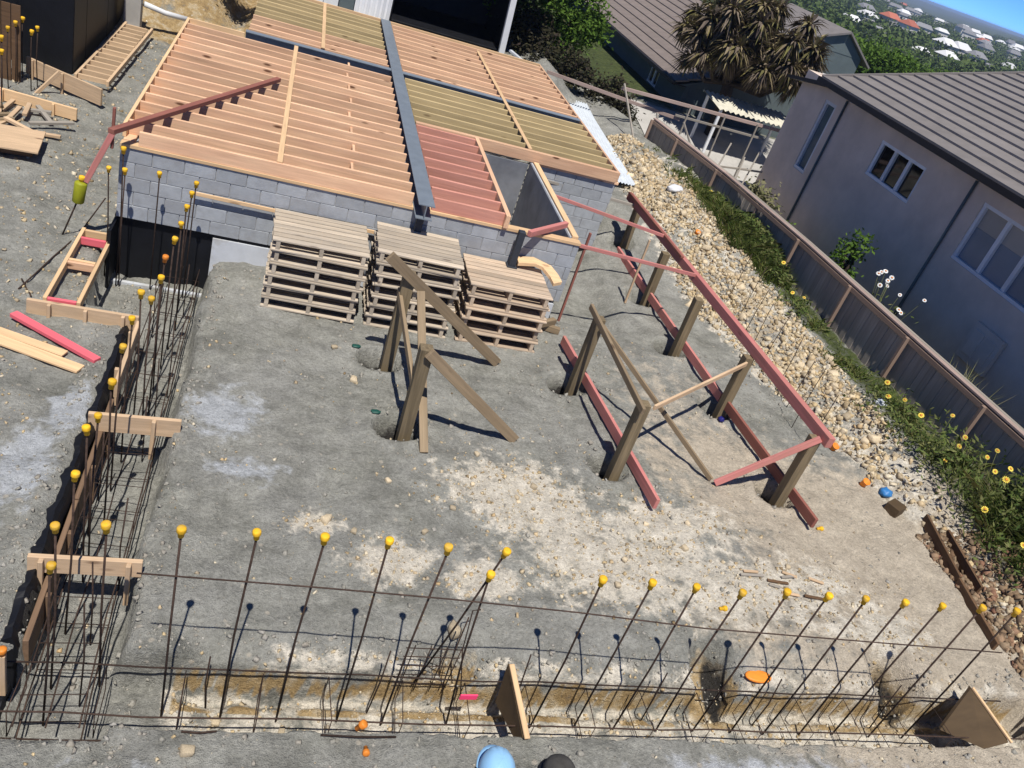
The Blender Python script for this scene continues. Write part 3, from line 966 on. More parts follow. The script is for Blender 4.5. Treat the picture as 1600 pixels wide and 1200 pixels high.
timber('string_rail', (4.60, 13.45, 1.38), (6.93, 13.35, 1.14), 0.03, 0.06, 'timber_red', 'farther thin pink rail from the stair opening to the red beam', 'rail')
timber('string_rail', (4.65, 14.76, 1.18), (6.9, 15.0, 1.02), 0.03, 0.055, 'timber_grey', 'thin grey rail fixed low along the right block wall', 'rail')
timber('stake', (6.35, 12.7, 0.0), (6.33, 12.72, 1.25), 0.035, 0.035, 'timber_form', 'pale upright stake between the two thin pink rails', 'stake')
timber('stake', (4.74, 11.44, 0.05), (4.73, 11.46, 1.62), 0.035, 0.045, 'timber_rust', 'rust-red stake at the front corner of the block wall', 'stake')

# ------------------------------------------------------------------ starter bars with safety caps
cap_prof = [(0.016, 0.0), (0.021, 0.003), (0.0225, 0.045), (0.031, 0.049), (0.0325, 0.053), (0.0325, 0.080), (0.029, 0.087), (0.012, 0.090), (0.003, 0.0905)]
CAPM = {'y': lathe_mesh('cap', cap_prof, 'cap_yellow', 12), 'o': lathe_mesh('cap', cap_prof, 'cap_orange', 12)}


def starter(base, top, label, group, cap='y', r=0.009, name='starter_bar'):
    e = empty(name, base, label, 'rebar', group)
    mid = (Vector(base) + Vector(top)) / 2 + Vector((random.uniform(-0.02, 0.02), random.uniform(-0.02, 0.02), 0))
    tube('bar', [base, mid, top], r, 'rebar', e, 7, origin=base)
    if cap:
        d = Vector(top) - mid
        M = Matrix.Translation(Vector(top) - d.normalized() * 0.045) @ (d.normalized() + Vector((random.uniform(-0.12, 0.12), random.uniform(-0.12, 0.12), 0))).to_track_quat('Z', 'Y').to_matrix().to_4x4() @ Matrix.Scale(random.uniform(0.95, 1.1), 4)
        put('cap', CAPM[cap], M, e)
    return e


FRONT = [(-0.2, 1.66, 0.03), (0.29, 1.70, -0.01), (0.75, 1.71, -0.02), (1.2, 1.73, 0.03), (1.65, 1.72, -0.03), (2.04, 1.48, 0.16), (2.97, 1.53, 0.03), (3.41, 1.54, 0.02), (3.82, 1.55, 0.02),
         (4.27, 1.52, 0.03), (4.7, 1.57, 0.0), (5.11, 1.58, 0.02), (5.52, 1.58, 0.0), (5.95, 1.58, 0.0), (6.38, 1.58, -0.03), (6.83, 1.60, 0.0), (7.27, 1.59, 0.0)]
FG = 'capped starter bars along the front trench'
for i, (x, z, dx) in enumerate(FRONT):
    lab = 'yellow-capped steel rod, %s from the left along the front trench' % ORD[i]
    starter((x + dx, 4.40, hz(x + dx, 4.40) + 0.02), (x, 4.38, z - 0.03), lab, FG)
starter((1.86, 4.62, -0.2), (2.09, 4.38, 1.71), 'yellow-capped steel rod leaning right over its neighbour near the middle', 'leaning capped rods')
LEFTR = [(-0.98, 4.32, 1.28), (-1.03, 4.67, 1.3), (-0.71, 4.71, 1.3), (-1.03, 5.21, 1.3), (-1.06, 5.76, 1.3), (-1.02, 5.96, 1.28), (-1.01, 6.41, 1.3), (-1.03, 6.98, 1.3), (-1.03, 7.48, 1.3),
         (-0.93, 7.91, 1.3), (-1.04, 7.98, 1.3), (-0.91, 8.36, 1.3), (-0.94, 8.83, 1.3), (-0.91, 9.30, 1.3), (-0.89, 9.73, 1.3), (-0.90, 10.21, 1.3), (-0.89, 10.65, 1.3), (-0.88, 10.98, 1.3)]
for i, (x, y, z) in enumerate(LEFTR):
    lab = 'yellow-capped steel rod, %s from the near end of the left trench' % ORD[i]
    starter((x + random.uniform(-0.03, 0.03), y, hz(x, y) + 0.02), (x, y, z - 0.03), lab, 'capped starter bars along the left trench', 'o' if i == 12 else 'y')
for i, (x, z, w) in enumerate(((-1.34, 1.25, 'right'), (-1.78, 1.48, 'tallest'), (-1.74, 1.22, 'middle'), (-1.93, 1.22, 'left'))):
    starter((x, 11.12, hz(x, 11.1) + 0.02), (x, 11.1 - 0.03 * i, z), '%s yellow-capped rod against the end block wall' % w, 'capped rods against the block wall', 'y')
# thin bare bars standing in the left trench
for i in range(11):
    y = 4.5 + 0.6 * i + random.uniform(-0.05, 0.05)
    x = random.choice((-1.12, -0.82, -0.75)) + random.uniform(-0.03, 0.03)
    starter((x, y, hz(x, y) + 0.02), (x + random.uniform(-0.02, 0.02), y + random.uniform(-0.02, 0.02), random.uniform(0.25, 0.75)), 'bare steel rod, %s from the near end of the left trench' % ORD[i], 'bare rods in the left trench', None, 0.007, 'bare_rod')
for i in range(6):
    x = 0.1 + 1.35 * i + random.uniform(-0.06, 0.06)
    starter((x, 4.5, hz(x, 4.5) + 0.02), (x + random.uniform(-0.04, 0.04), 4.52, random.uniform(0.15, 0.42)), 'short bare steel rod, %s from the left in the front trench' % ORD[i], 'bare rods in the front trench', None, 0.007, 'bare_rod')
for i in range(9):
    x, y = 8.25 + 0.05 * i + random.uniform(-0.1, 0.1), 8.9 + 0.55 * i
    starter((x, y, hz(x, y) - 0.05), (x + random.uniform(-0.05, 0.05), y, hz(x, y) + random.uniform(0.9, 1.15)), 'thin bare steel rod standing in the pale rubble bank', 'bare rods in the rubble bank', None, 0.006, 'bare_rod')
# level bar tied across the front rods
tag(tube('tie_bar', [(-0.45, 4.36, 1.22), (0.8, 4.35, 1.225), (1.8, 4.355, 1.20), (2.9, 4.36, 1.15), (4.1, 4.35, 1.08), (5.8, 4.355, 1.05), (7.5, 4.36, 1.02)], 0.0065, 'rebar', None, 6), 'long thin steel bar tied level across the front row of rods', 'rebar')


def cage(name, label, longs, hoops, loc, r=0.0065):
    e = empty(name, loc, label, 'rebar cage')
    for pts in longs:
        tube('long_bar', pts, r, 'rebar', e, 6)
    for h in hoops:
        o = Vector(h[0])
        V, F = tube_geo([Vector(p) - o for p in h], 0.0045, 5, closed=True)
        put('stirrup', mesh_from('stirrup', V, F, 'rebar', True), Matrix.Translation(o), e)
    return e


def wig(p0, p1, n=5, a=0.012):
    p0, p1 = Vector(p0), Vector(p1)
    return [p0.lerp(p1, i / n) + Vector((random.uniform(-a, a), random.uniform(-a, a), random.uniform(-a, a))) for i in range(n + 1)]


hoops = []
for i in range(15):
    y = 4.3 + 0.47 * i
    j = random.uniform(-0.03, 0.03)
    hoops.append([(-1.16, y, -0.42), (-0.72, y + j, -0.42), (-0.70, y + j, -0.08), (-1.15, y, -0.09)])
cage('reinforcing_cage', 'long steel reinforcing cage lying in the left trench', [wig((x, 4.05, z), (x - 0.02, 11.2, z + 0.02), 14) for (x, z) in ((-1.15, -0.40), (-0.71, -0.40), (-1.15, -0.09), (-0.93, -0.09), (-0.71, -0.09))], hoops, (-0.95, 4.1, -0.5))
hoops = []
for i in range(17):
    x = -1.2 + 0.58 * i
    j = random.uniform(-0.03, 0.03)
    hoops.append([(x, 4.14, -0.36), (x + j, 4.56, -0.36), (x + j, 4.55, -0.06), (x, 4.14, -0.06)])
cage('reinforcing_cage', 'long steel reinforcing cage lying along the front trench', [wig((-1.40, y, z), (8.5, y + 0.02, z + 0.01), 18) for (y, z) in ((4.13, -0.055), (4.57, -0.055), (4.15, -0.40))], hoops, (3.5, 4.3, -0.4), 0.008)
cage('column_cage', 'small upright grid of steel bars at the trench beside the pink tag', [[(x, 4.62, -0.3), (x + 0.01, 4.60, 0.34)] for x in (1.74, 1.88, 2.02, 2.15)] + [[(1.68, 4.61, z), (2.18, 4.61, z + 0.01)] for z in (-0.18, -0.06, 0.06, 0.18, 0.29)], [], (1.9, 4.6, -0.3), 0.005)
cage('bent_bars', 'bundle of bent dark bars at the lump of clay in front', [[(2.12, 4.60, -0.2), (2.16, 4.72, 0.2), (2.2, 4.80, 0.5)], [(2.30, 4.55, -0.25), (2.24, 4.75, 0.12), (2.28, 4.95, 0.42), (2.38, 5.02, 0.36)]], [], (2.2, 4.6, -0.2))
for i, (x0, x1) in enumerate(((1.02, 1.62), (0.0, 0.25))):
    tag(tube('loose_bar', [(x0, 3.96, hz(x0, 3.96) + 0.015), ((x0 + x1) / 2, 3.95, hz(x0, 3.95) + 0.02), (x1, 3.97, hz(x1, 3.97) + 0.015)], 0.009, 'rebar'), ('long' if i == 0 else 'short') + ' loose steel bar on the ground just in front of the trench', 'rebar')

# ------------------------------------------------------------------ formwork, boards and pegs
def form_board(p0, p1, h, label, pegs=(0.12, 0.88), m='timber_form'):
    p0, p1 = Vector(p0), Vector(p1)
    e = empty('formwork_board', (p0 + p1) / 2, label, 'formwork')
    beam('board', p0, p1, 0.045, h, m, e)
    d = (p1 - p0).normalized()
    s = Vector((d.y, -d.x, 0)) * 0.045
    for f in pegs:
        q = p0.lerp(p1, f) + s
        beam('peg', (q.x, q.y, q.z - 0.40), (q.x, q.y, q.z + h / 2 - 0.01), 0.04, 0.05, m, e)
    return e


form_board((-1.39, 5.40, 0.11), (-0.52, 5.43, 0.11), 0.18, 'pale formwork board nearest the camera across the left trench')
form_board((-1.36, 7.40, 0.05), (-0.48, 7.46, 0.05), 0.22, 'wide pale formwork board across the middle of the left trench', (0.7,))
form_board((-2.42, 9.33, 0.07), (-1.22, 9.36, 0.05), 0.20, 'long tan formwork board beside the timber ladder frame', (0.2, 0.52, 0.86))
form_board((-1.21, 9.30, 0.02), (-1.22, 8.05, 0.0), 0.22, 'tan formwork board along the left edge of the trench', (0.2, 0.8), 'timber_form')
lad = empty('ladder_frame', (-2.08, 9.42, 0), 'ladder-shaped timber frame with pink rungs lying by the block wall', 'timber frame')
for x in (-2.26, -1.90):
    beam('rail', (x, 9.44, 0.10), (x + 0.01, 11.36, 0.11), 0.045, 0.11, 'timber_pale', lad)
for y, m in ((9.46, 'timber_pink_paint'), (10.40, 'timber_pink'), (10.47, 'timber_pale'), (11.10, 'timber_pink_paint'), (11.33, 'timber_pale')):
    beam('rung', (-2.235, y, 0.10), (-1.925, y, 0.10), 0.045, 0.10, m, lad)
timber('plank', (-2.50, 9.12, 0.07), (-1.49, 8.47, 0.05), 0.10, 0.05, 'timber_pink_paint', 'bright pink timber plank lying on the ground at the left', 'plank')
timber('plank', (-2.62, 8.80, 0.045), (-1.83, 8.52, 0.04), 0.12, 0.025, 'timber_pale', 'upper of two pale boards lying beside the pink plank', 'plank')
timber('plank', (-2.66, 8.66, 0.05), (-1.62, 8.28, 0.035), 0.15, 0.03, 'timber_pale', 'lower of two pale boards lying beside the pink plank', 'plank')
pg = empty('marker_peg', (-1.30, 4.42, 0), 'wooden peg with an orange cap at the left edge', 'peg')
beam('peg', (-1.30, 4.42, -0.25), (-1.30, 4.42, 0.20), 0.045, 0.045, 'timber_form', pg)
put('cap', CAPM['o'], Matrix.Translation((-1.30, 4.42, 0.185)), pg)
o = prism('formwork_gusset', [(2.64, 4.62, 0.14), (2.70, 3.98, 0.01), (2.69, 4.02, -0.12), (2.62, 4.50, -0.25)], (0.045, 0.0, 0.0), 'timber_ply')
tag(o, 'narrow upright formwork board on edge across the front trench', 'formwork')
beam('edge_batten', (2.668, 4.60, 0.155), (2.73, 3.96, 0.03), 0.05, 0.02, 'timber_pale', o)
o = prism('formwork_gusset', [(7.97, 4.62, 0.12), (8.13, 4.06, 0.0), (7.78, 4.0, -0.03), (7.46, 4.27, -0.12)], (0.03, 0.05, -0.01), 'timber_ply')
tag(o, 'triangular brown plywood gusset at the right end of the front trench', 'formwork')
beam('edge_batten', (7.995, 4.63, 0.13), (8.16, 4.05, 0.01), 0.03, 0.025, 'timber_pale', o)
for k, (y0, y1) in enumerate(((4.75, 6.35), (6.37, 7.95))):
    form_board((-1.235, y0, -0.20), (-1.235, y1, -0.20), 0.30, ('near' if k == 0 else 'far') + ' brown shutter board against the left side of the trench', (0.3, 0.75), 'timber_shutter')
# black polythene lining the left side of the trench
V, F = [], []
ny_ = 90
for i in range(ny_):
    y = 4.3 + 5.0 * i / (ny_ - 1)
    w = 0.03 * math.sin(i * 0.35) + 0.015 * math.sin(i * 1.1 + 1) + random.uniform(-0.01, 0.01)
    zt = hz(-1.40, y)
    V += [(-1.37 - abs(w), y, zt + 0.012), (-1.33 + w * 0.4, y + 0.02 * math.sin(i), zt + 0.035 + w * 0.3), (-1.30 + w * 0.3, y, zt - 0.02), (-1.275 + w * 0.2, y, zt - 0.10)]
for i in range(ny_ - 1):
    for k in range(3):
        F.append((i * 4 + k, i * 4 + k + 1, i * 4 + k + 5, i * 4 + k + 4))
o = put('polythene_sheet', mesh_from('polythene_sheet', V, F, 'membrane'))
tag(o, 'crumpled black polythene lining the left side of the trench', 'sheet')
s = o.modifiers.new('thick', 'SOLIDIFY')
s.thickness = 0.006
o = joined('white_strip', [(-1.86, -0.64, 11.18, 11.24, -0.62, -0.47)], 'panel_white')
tag(o, 'white strip along the foot of the black pit wall', 'strip')
sl = empty('safety_sleeve', (-2.52, 11.3, hz(-2.52, 11.3)), 'stake wearing a yellow-green safety sleeve beside the left corner', 'stake')
tube('bar', [(-2.54, 11.28, -0.1), (-2.235, 11.27, 0.86)], 0.012, 'rebar', sl, 6)
M = Matrix.Translation((-2.32, 11.27, 0.56)) @ Vector((0.10, 0, 0.95)).to_track_quat('Z', 'Y').to_matrix().to_4x4()
put('sleeve', lathe_mesh('sleeve', [(0.066, 0), (0.074, 0.01), (0.078, 0.27), (0.070, 0.285), (0.035, 0.30)], 'hi_vis_green', 16), M, sl)
put('cap', CAPM['y'], M @ Matrix.Translation((0, 0, 0.27)) @ Matrix.Scale(1.2, 4), sl)
tag(tube('loose_bar', [(-2.30, 11.45, hz(-2.3, 11.45) + 0.02), (-2.02, 11.42, 0.62)], 0.010, 'rebar'), 'dark bar leaning against the left end of the block wall', 'rebar')
for i, (x0, y0, x1, y1) in enumerate(((-2.62, 9.75, -1.95, 11.6), (-2.45, 9.62, -2.30, 9.98))):
    tag(tube('loose_bar', wig((x0, y0, hz(x0, y0) + 0.02), (x1 - 0.35, y1, hz(x1, y1) + 0.02), 4), 0.010, 'rebar'), ('long' if i == 0 else 'short') + ' dark bar on the ground left of the ladder-shaped frame', 'rebar')

# ------------------------------------------------------------------ boundary fence
fe = empty('boundary_fence', (float(fence_x(12)), 12, 0), 'dark stained timber boundary fence with pale capping rails', 'fence')
pal = box_mesh(1.16, 0.148, 0.018, 'timber_fence')
y = 3.2
while y < 21.6:
    x = float(fence_x(y))
    dxy = (float(fence_x(y + 0.05)) - float(fence_x(y - 0.05))) / 0.1
    npal = len(fe.children)
    M = Matrix.Translation((x + 0.05 + 0.010 * (npal % 2), y, 0.68 + random.uniform(-0.006, 0.006))) @ Matrix.Rotation(-math.atan(dxy), 4, 'Z') @ Matrix.Rotation(-math.pi / 2, 4, 'Y')
    put('paling', pal, M, fe)
    y += 0.135 * math.cos(math.atan(dxy))
for (y0, y1) in ((3.2, 7.0), (7.01, 10.9), (10.91, 14.6), (14.61, 18.1), (18.11, 21.6)):
    a, b = (float(fence_x(y0)), y0), (float(fence_x(y1)), y1)
    beam('capping_rail', (a[0] + 0.03, a[1], 1.288), (b[0] + 0.03, b[1], 1.288), 0.10, 0.035, 'timber_cap', fe)
    beam('back_rail', (a[0] + 0.155, a[1], 1.270), (b[0] + 0.155, b[1], 1.270), 0.07, 0.045, 'timber_grey', fe)
    beam('front_rail', (a[0] - 0.005, a[1], 1.20), (b[0] - 0.005, b[1], 1.20), 0.045, 0.09, 'timber_frail', fe)
for y in (5.2, 7.05, 8.95, 10.9, 12.7, 14.65, 16.4, 18.3, 20.2, 21.55):
    x = float(fence_x(y)) - 0.055
    beam('fence_post', (x, y, 0.05), (x, y, 1.25), 0.07, 0.06, 'timber_frail', fe, up=(0, 1, 0))

# ------------------------------------------------------------------ stones
_ph = (1 + 5 ** 0.5) / 2
ICO_V = np.array([(-1, _ph, 0), (1, _ph, 0), (-1, -_ph, 0), (1, -_ph, 0), (0, -1, _ph), (0, 1, _ph), (0, -1, -_ph), (0, 1, -_ph), (_ph, 0, -1), (_ph, 0, 1), (-_ph, 0, -1), (-_ph, 0, 1)]) / 1.9
ICO_F = np.array([(0, 11, 5), (0, 5, 1), (0, 1, 7), (0, 7, 10), (0, 10, 11), (1, 5, 9), (5, 11, 4), (11, 10, 2), (10, 7, 6), (7, 1, 8), (3, 9, 4), (3, 4, 2), (3, 2, 6), (3, 6, 8), (3, 8, 9), (4, 9, 5), (2, 4, 11), (6, 2, 10), (8, 6, 7), (9, 8, 1)])


CUB_V = np.array([(x, y, z) for x in (-1, 1) for y in (-1, 1) for z in (-1, 1)], float) * 0.62
CUB_F = np.array([(0, 1, 3, 2), (4, 6, 7, 5), (0, 4, 5, 1), (2, 3, 7, 6), (0, 2, 6, 4), (1, 5, 7, 3)])


def stones(name, xs, ys, ss, sink=0.25, mat='stone'):
    """Broken angular chips: jittered six-sided blocks, each tumbled at random."""
    n = len(xs)
    zz = terrain(xs, ys)[0]
    sc = ss[:, None, None] * (0.45 + 0.85 * RS.rand(n, 1, 3))
    v = (CUB_V[None] + 0.55 * (RS.rand(n, 8, 3) - 0.5)) * sc
    q = RS.normal(size=(n, 4))
    q /= np.linalg.norm(q, axis=1)[:, None]
    w, a, b, c = q.T
    m = np.stack([1 - 2 * (b * b + c * c), 2 * (a * b - c * w), 2 * (a * c + b * w), 2 * (a * b + c * w), 1 - 2 * (a * a + c * c), 2 * (b * c - a * w), 2 * (a * c - b * w), 2 * (b * c + a * w), 1 - 2 * (a * a + b * b)], -1).reshape(n, 3, 3)
    v = np.einsum('nij,nkj->nki', m, v)
    v += np.stack([xs, ys, zz + ss * (0.45 - sink)], -1)[:, None]
    F = (CUB_F[None] + (np.arange(n) * 8)[:, None, None]).reshape(-1, 4)
    return put(name, mesh_np(name, v.reshape(-1, 3), F, mat))


def pick(n, x0, x1, y0, y1, wfun):
    X, Y = [], []
    while len(X) < n:
        a, b = x0 + (x1 - x0) * RS.rand(4000), y0 + (y1 - y0) * RS.rand(4000)
        k = RS.rand(4000) < wfun(a, b)
        X += list(a[k])
        Y += list(b[k])
    return np.array(X[:n]), np.array(Y[:n])


def w_rub(a, b):
    e = fbm(a * 1.3, b * 1.3, 3)
    return sm((a - rub_x(b)) / 0.35) * sm((np.minimum(10.0, fence_x(b) - 0.5) - a) / 0.5) * (0.15 + 1.9 * np.clip(e + 0.2, 0, 1))


def w_pad(a, b):
    _, m1, m2 = terrain(a, b)
    return 0.035 + 0.9 * m1[:, 1]


sx, sy = pick(15000, 7.3, 10.2, 4.6, 21.0, w_rub)
tag(stones('rubble', sx, sy, 0.010 + 0.055 * RS.rand(15000) ** 2.8), 'pale broken stone rubble spread along the bank below the fence', 'rubble', kind='stuff')
sx, sy = pick(6500, -2.6, 8.2, 2.6, 11.3, w_pad)
tag(stones('gravel', sx, sy, 0.005 + 0.022 * RS.rand(6500) ** 3), 'loose gravel and chips scattered over the excavated pad', 'gravel', kind='stuff')
def w_clod(a, b):
    near = np.exp(-((b - 4.85) / 0.12) ** 2) + 0.25 * np.exp(-((b - 3.92) / 0.12) ** 2) + np.exp(-((a + 0.45) / 0.08) ** 2) + np.exp(-((a + 1.5) / 0.15) ** 2)
    for (k, px, py, _, _) in POST:
        near = near + np.exp(-(((a - px) ** 2 + (b - py) ** 2) / 0.12))
    return 0.006 + 0.9 * np.clip(near, 0, 1) * (0.3 + np.clip(fbm(a * 3, b * 3, 3) + 0.3, 0, 1)) + 0.05 * (fbm(a * 1.1 + 5, b * 1.1, 3) > 0.12)


sx, sy = pick(4600, -2.6, 9.2, 3.0, 11.3, w_clod)
tag(stones('soil_clods', sx, sy, 0.007 + 0.026 * RS.rand(4600) ** 3, 0.3, 'clod'), 'crumbled grey soil clods along the trench edges and round the posts', 'soil', kind='stuff')
sx, sy = pick(2600, 9.1, 10.4, 4.2, 7.2, lambda a, b: np.full(len(a), 0.5))
tag(stones('soil_clods', sx, sy, 0.012 + 0.06 * RS.rand(2600) ** 2.5, 0.3, 'clod_brown'), 'dark brown broken earth at the lower right bank', 'soil', kind='stuff')
sx, sy = pick(3000, -4.5, -1.9, 4.0, 22.0, lambda a, b: np.full(len(a), 0.5))
tag(stones('gravel', sx, sy, 0.008 + 0.03 * RS.rand(3000) ** 3), 'loose gravel on the strip of ground left of the trench', 'gravel', kind='stuff')
rock_me = []
for k in range(8):
    v = (CUB_V * np.array([1.15, 0.9, 0.75]) + 0.5 * (RS.rand(8, 3) - 0.5))
    me = mesh_np('rock', v, CUB_F, 'rock')
    bm = bmesh.new()
    bm.from_mesh(me)
    bmesh.ops.bevel(bm, geom=bm.edges[:] + bm.verts[:], offset=0.16, segments=1, affect='EDGES')
    bm.to_mesh(me)
    bm.free()
    rock_me.append(me)
sx, sy = pick(150, 7.6, 10.0, 4.8, 19.5, w_rub)
for a, b in zip(sx, sy):
    s_ = 0.04 + 0.09 * RS.rand() ** 2.2
    M = Matrix.Translation((a, b, hz(a, b) + 0.25 * s_)) @ Matrix.Rotation(RS.rand() * 6.28, 4, 'Z') @ Matrix.Rotation(RS.rand() * 1.2, 4, 'X') @ Matrix.Diagonal((s_, s_, s_, 1))
    tag(put('rock', rock_me[RS.randint(8)], M), 'pale broken rock lying on the rubble bank below the fence', 'rock', 'larger rocks on the rubble bank')
sx, sy = pick(34, 0.2, 8.0, 3.2, 9.6, w_pad)
for a, b in zip(sx, sy):
    s_ = 0.025 + 0.035 * RS.rand()
    M = Matrix.Translation((a, b, hz(a, b) + 0.2 * s_)) @ Matrix.Rotation(RS.rand() * 6.28, 4, 'Z') @ Matrix.Diagonal((s_, s_, s_, 1))
    tag(put('rock', rock_me[RS.randint(8)], M), 'small pale rock lying loose on the level pad', 'rock', 'small rocks on the pad')
for (a, b, s_, lab) in ((1.05, 6.37, 0.075, 'cream rock behind the third front rod'), (1.38, 8.95, 0.08, 'brown rock in front of the left pallet stack'), (2.24, 5.08, 0.10, 'grey lump of hard clay behind the bent bars'), (0.06, 3.80, 0.06, 'cream rock on the ground at the bottom left')):
    M = Matrix.Translation((a, b, hz(a, b) + 0.25 * s_)) @ Matrix.Rotation(a, 4, 'Z') @ Matrix.Diagonal((s_, s_, s_, 1))
    tag(put('rock', rock_me[int(a * 7) % 8], M), lab, 'rock')

for k in range(9):
    x, y, a = 6.35 + random.uniform(-0.45, 0.5), 6.05 + random.uniform(-0.25, 0.25), random.uniform(-0.6, 0.3)
    l_ = random.uniform(0.06, 0.16)
    t = beam('timber_splinter', (x - l_ * math.cos(a), y - l_ * math.sin(a), hz(x, y) + 0.02), (x + l_ * math.cos(a), y + l_ * math.sin(a), hz(x, y) + 0.03), 0.035, 0.02, random.choice(('timber_brown', 'timber_grey', 'timber_form')))
    tag(t, 'small timber splinter among the pale rubble behind the right front rods', 'splinter', 'timber splinters on the pad')


def lump(name, loc, s_, mat, lab, cat, seed=0, rz=0.0):
    r_ = np.random.RandomState(seed)
    v = ICO_V * (1 + 0.25 * (r_.rand(12, 1) - 0.5))
    me = mesh_np(name, v, ICO_F, mat)
    bm = bmesh.new()
    bm.from_mesh(me)
    bmesh.ops.subdivide_edges(bm, edges=bm.edges[:], cuts=2, use_grid_fill=True, fractal=0.6, seed=seed)
    bm.to_mesh(me)
    bm.free()
    me.polygons.foreach_set('use_smooth', [True] * len(me.polygons))
    M = Matrix.Translation((loc[0], loc[1], hz(loc[0], loc[1]) + s_[2] * 0.55)) @ Matrix.Rotation(rz, 4, 'Z') @ Matrix.Diagonal((s_[0], s_[1], s_[2], 1))
    return tag(put(name, me, M), lab, cat)


lump('white_bag', (8.69, 17.3), (0.28, 0.17, 0.12), 'bag_white', 'crumpled white bag on the bank behind the red beam', 'bag', 1, 0.5)
lump('blue_bag', (9.11, 8.04), (0.12, 0.10, 0.08), 'plastic_blue', 'crumpled blue bag at the edge of the rubble', 'bag', 2)
lump('blue_bag', (6.88, 9.30), (0.06, 0.06, 0.05), 'plastic_dark_blue', 'small dark blue bag at the foot of a beam post', 'bag', 3)
lump('grey_bag', (9.95, 9.9), (0.13, 0.10, 0.07), 'sheet_metal', 'pale grey scrap among the weeds below the fence', 'scrap', 4)
lump('green_film', (1.62, 8.22), (0.07, 0.045, 0.02), 'plastic_green', 'scrap of green film beside the squat middle post', 'scrap', 6)
lump('green_film', (1.42, 9.66), (0.07, 0.045, 0.02), 'plastic_green', 'scrap of green film beside the post near the pallets', 'scrap', 8)
lump('white_scrap', (4.62, 11.25), (0.09, 0.05, 0.04), 'bag_white', 'white scrap beside the right end of the pallets', 'scrap', 9, 0.8)
for (a, b, mt, lab) in ((8.72, 9.0, 'cap_orange', 'orange plastic bucket near the end of the red beam'), (8.80, 8.2, 'cap_orange', 'dark orange plastic bucket beside the blue bag'), (8.60, 15.4, 'cap_orange', 'orange plastic bucket on the bank behind the red beam')):
    me = lathe_mesh('bucket', [(0.055, 0.0), (0.07, 0.15), (0.078, 0.155), (0.078, 0.17), (0.068, 0.17), (0.055, 0.03)], mt, 14)
    M = Matrix.Translation((a, b, hz(a, b) - 0.01)) @ Matrix.Rotation(0.4, 4, 'X') @ Matrix.Scale(0.75, 4)
    tag(put('bucket', me, M), lab, 'bucket')
t = box('carton', (9.0, 7.66, hz(9.0, 7.66) + 0.07), (0.24, 0.20, 0.16), 'timber_ply', None, 0.5)
tag(t, 'small brown carton on the edge of the rubble bank', 'carton')
for i, (x0, y0, x1, y1) in enumerate(((9.34, 7.45, 9.16, 6.35), (9.14, 6.33, 8.95, 5.3), (9.55, 7.2, 9.4, 6.2))):
    t = beam('edging_board', (x0, y0, hz(x0, y0) + 0.03), (x1, y1, hz(x1, y1) + 0.04), 0.04, 0.16, 'timber_brown')
    tag(t, ['far', 'near', 'upper'][i] + ' dull brown edging board at the foot of the right bank', 'board')
tag(put('half_hose', lathe_mesh('half_hose', [(0.10, 0.0), (0.13, 0.012), (0.125, 0.03), (0.10, 0.035)], 'cap_orange', 20), Matrix.Translation((5.46, 4.80, hz(5.46, 4.80) - 0.005)) @ Matrix.Diagonal((1.2, 0.6, 1, 1))), 'flat orange plastic ring at the edge of the front trench', 'ring')
tag(put('orange_marker', CAPM['o'], Matrix.Translation((1.30, 4.02, hz(1.3, 4.02) + 0.03)) @ Matrix.Rotation(0.6, 4, 'Y') @ Matrix.Scale(1.1, 4)), 'orange plastic cap on the loose bar in front of the trench', 'cap')
tag(put('orange_marker', CAPM['o'], Matrix.Translation((1.38, 3.90, hz(1.38, 3.9) + 0.0)) @ Matrix.Rotation(1.3, 4, 'X') @ Matrix.Scale(0.9, 4)), 'orange plastic cap fallen on the ground before the loose bar', 'cap')
tag(put('yellow_marker', CAPM['y'], Matrix.Translation((5.28, 5.58, hz(5.28, 5.58) + 0.01)) @ Matrix.Rotation(1.4, 4, 'Y')), 'yellow cap lying on the ground behind the front rods', 'cap')
tag(put('yellow_marker', CAPM['y'], Matrix.Translation((7.40, 7.10, hz(7.4, 7.1) + 0.01)) @ Matrix.Rotation(1.4, 4, 'Y')), 'yellow cap lying by the near end of the low brown bearer', 'cap')
t = beam('pink_tag', (2.20, 4.36, 0.0), (2.36, 4.37, -0.005), 0.015, 0.06, 'cap_pink')
tag(t, 'bright pink tag tied to the steel in the front trench', 'tag')

# ------------------------------------------------------------------ foliage helpers
def quads(C, size, aspect=2.2, up=0.5, droop=0.0):
    """Leaf-shaped diamonds at centres C with random facing."""
    n = len(C)
    d = RS.normal(size=(n, 3))
    d[:, 2] = d[:, 2] * 0.6 - droop
    d /= np.linalg.norm(d, axis=1)[:, None]
    nn = RS.normal(size=(n, 3)) + np.array([0, 0, up * 2])
    s = np.cross(d, nn)
    s /= np.linalg.norm(s, axis=1)[:, None] + 1e-9
    L = (np.asarray(size) * (0.7 + 0.6 * RS.rand(n)))[:, None]
    V = np.stack([C - d * L, C + s * L / aspect, C + d * L, C - s * L / aspect], 1).reshape(-1, 3)
    F = np.arange(4 * n).reshape(n, 4)
    return V, F


def ellipsoid_clumps(c, rad, k, m, spread):
    c, rad = np.array(c), np.array(rad)
    u = RS.normal(size=(k, 3))
    u /= np.linalg.norm(u, axis=1)[:, None]
    cc = c + u * rad * (0.45 + 0.55 * RS.rand(k, 1) ** 0.5)
    P = cc[:, None] + RS.normal(size=(k, m, 3)) * spread * (0.6 + 0.8 * RS.rand(k, 1, 1))
    return P.reshape(-1, 3), cc


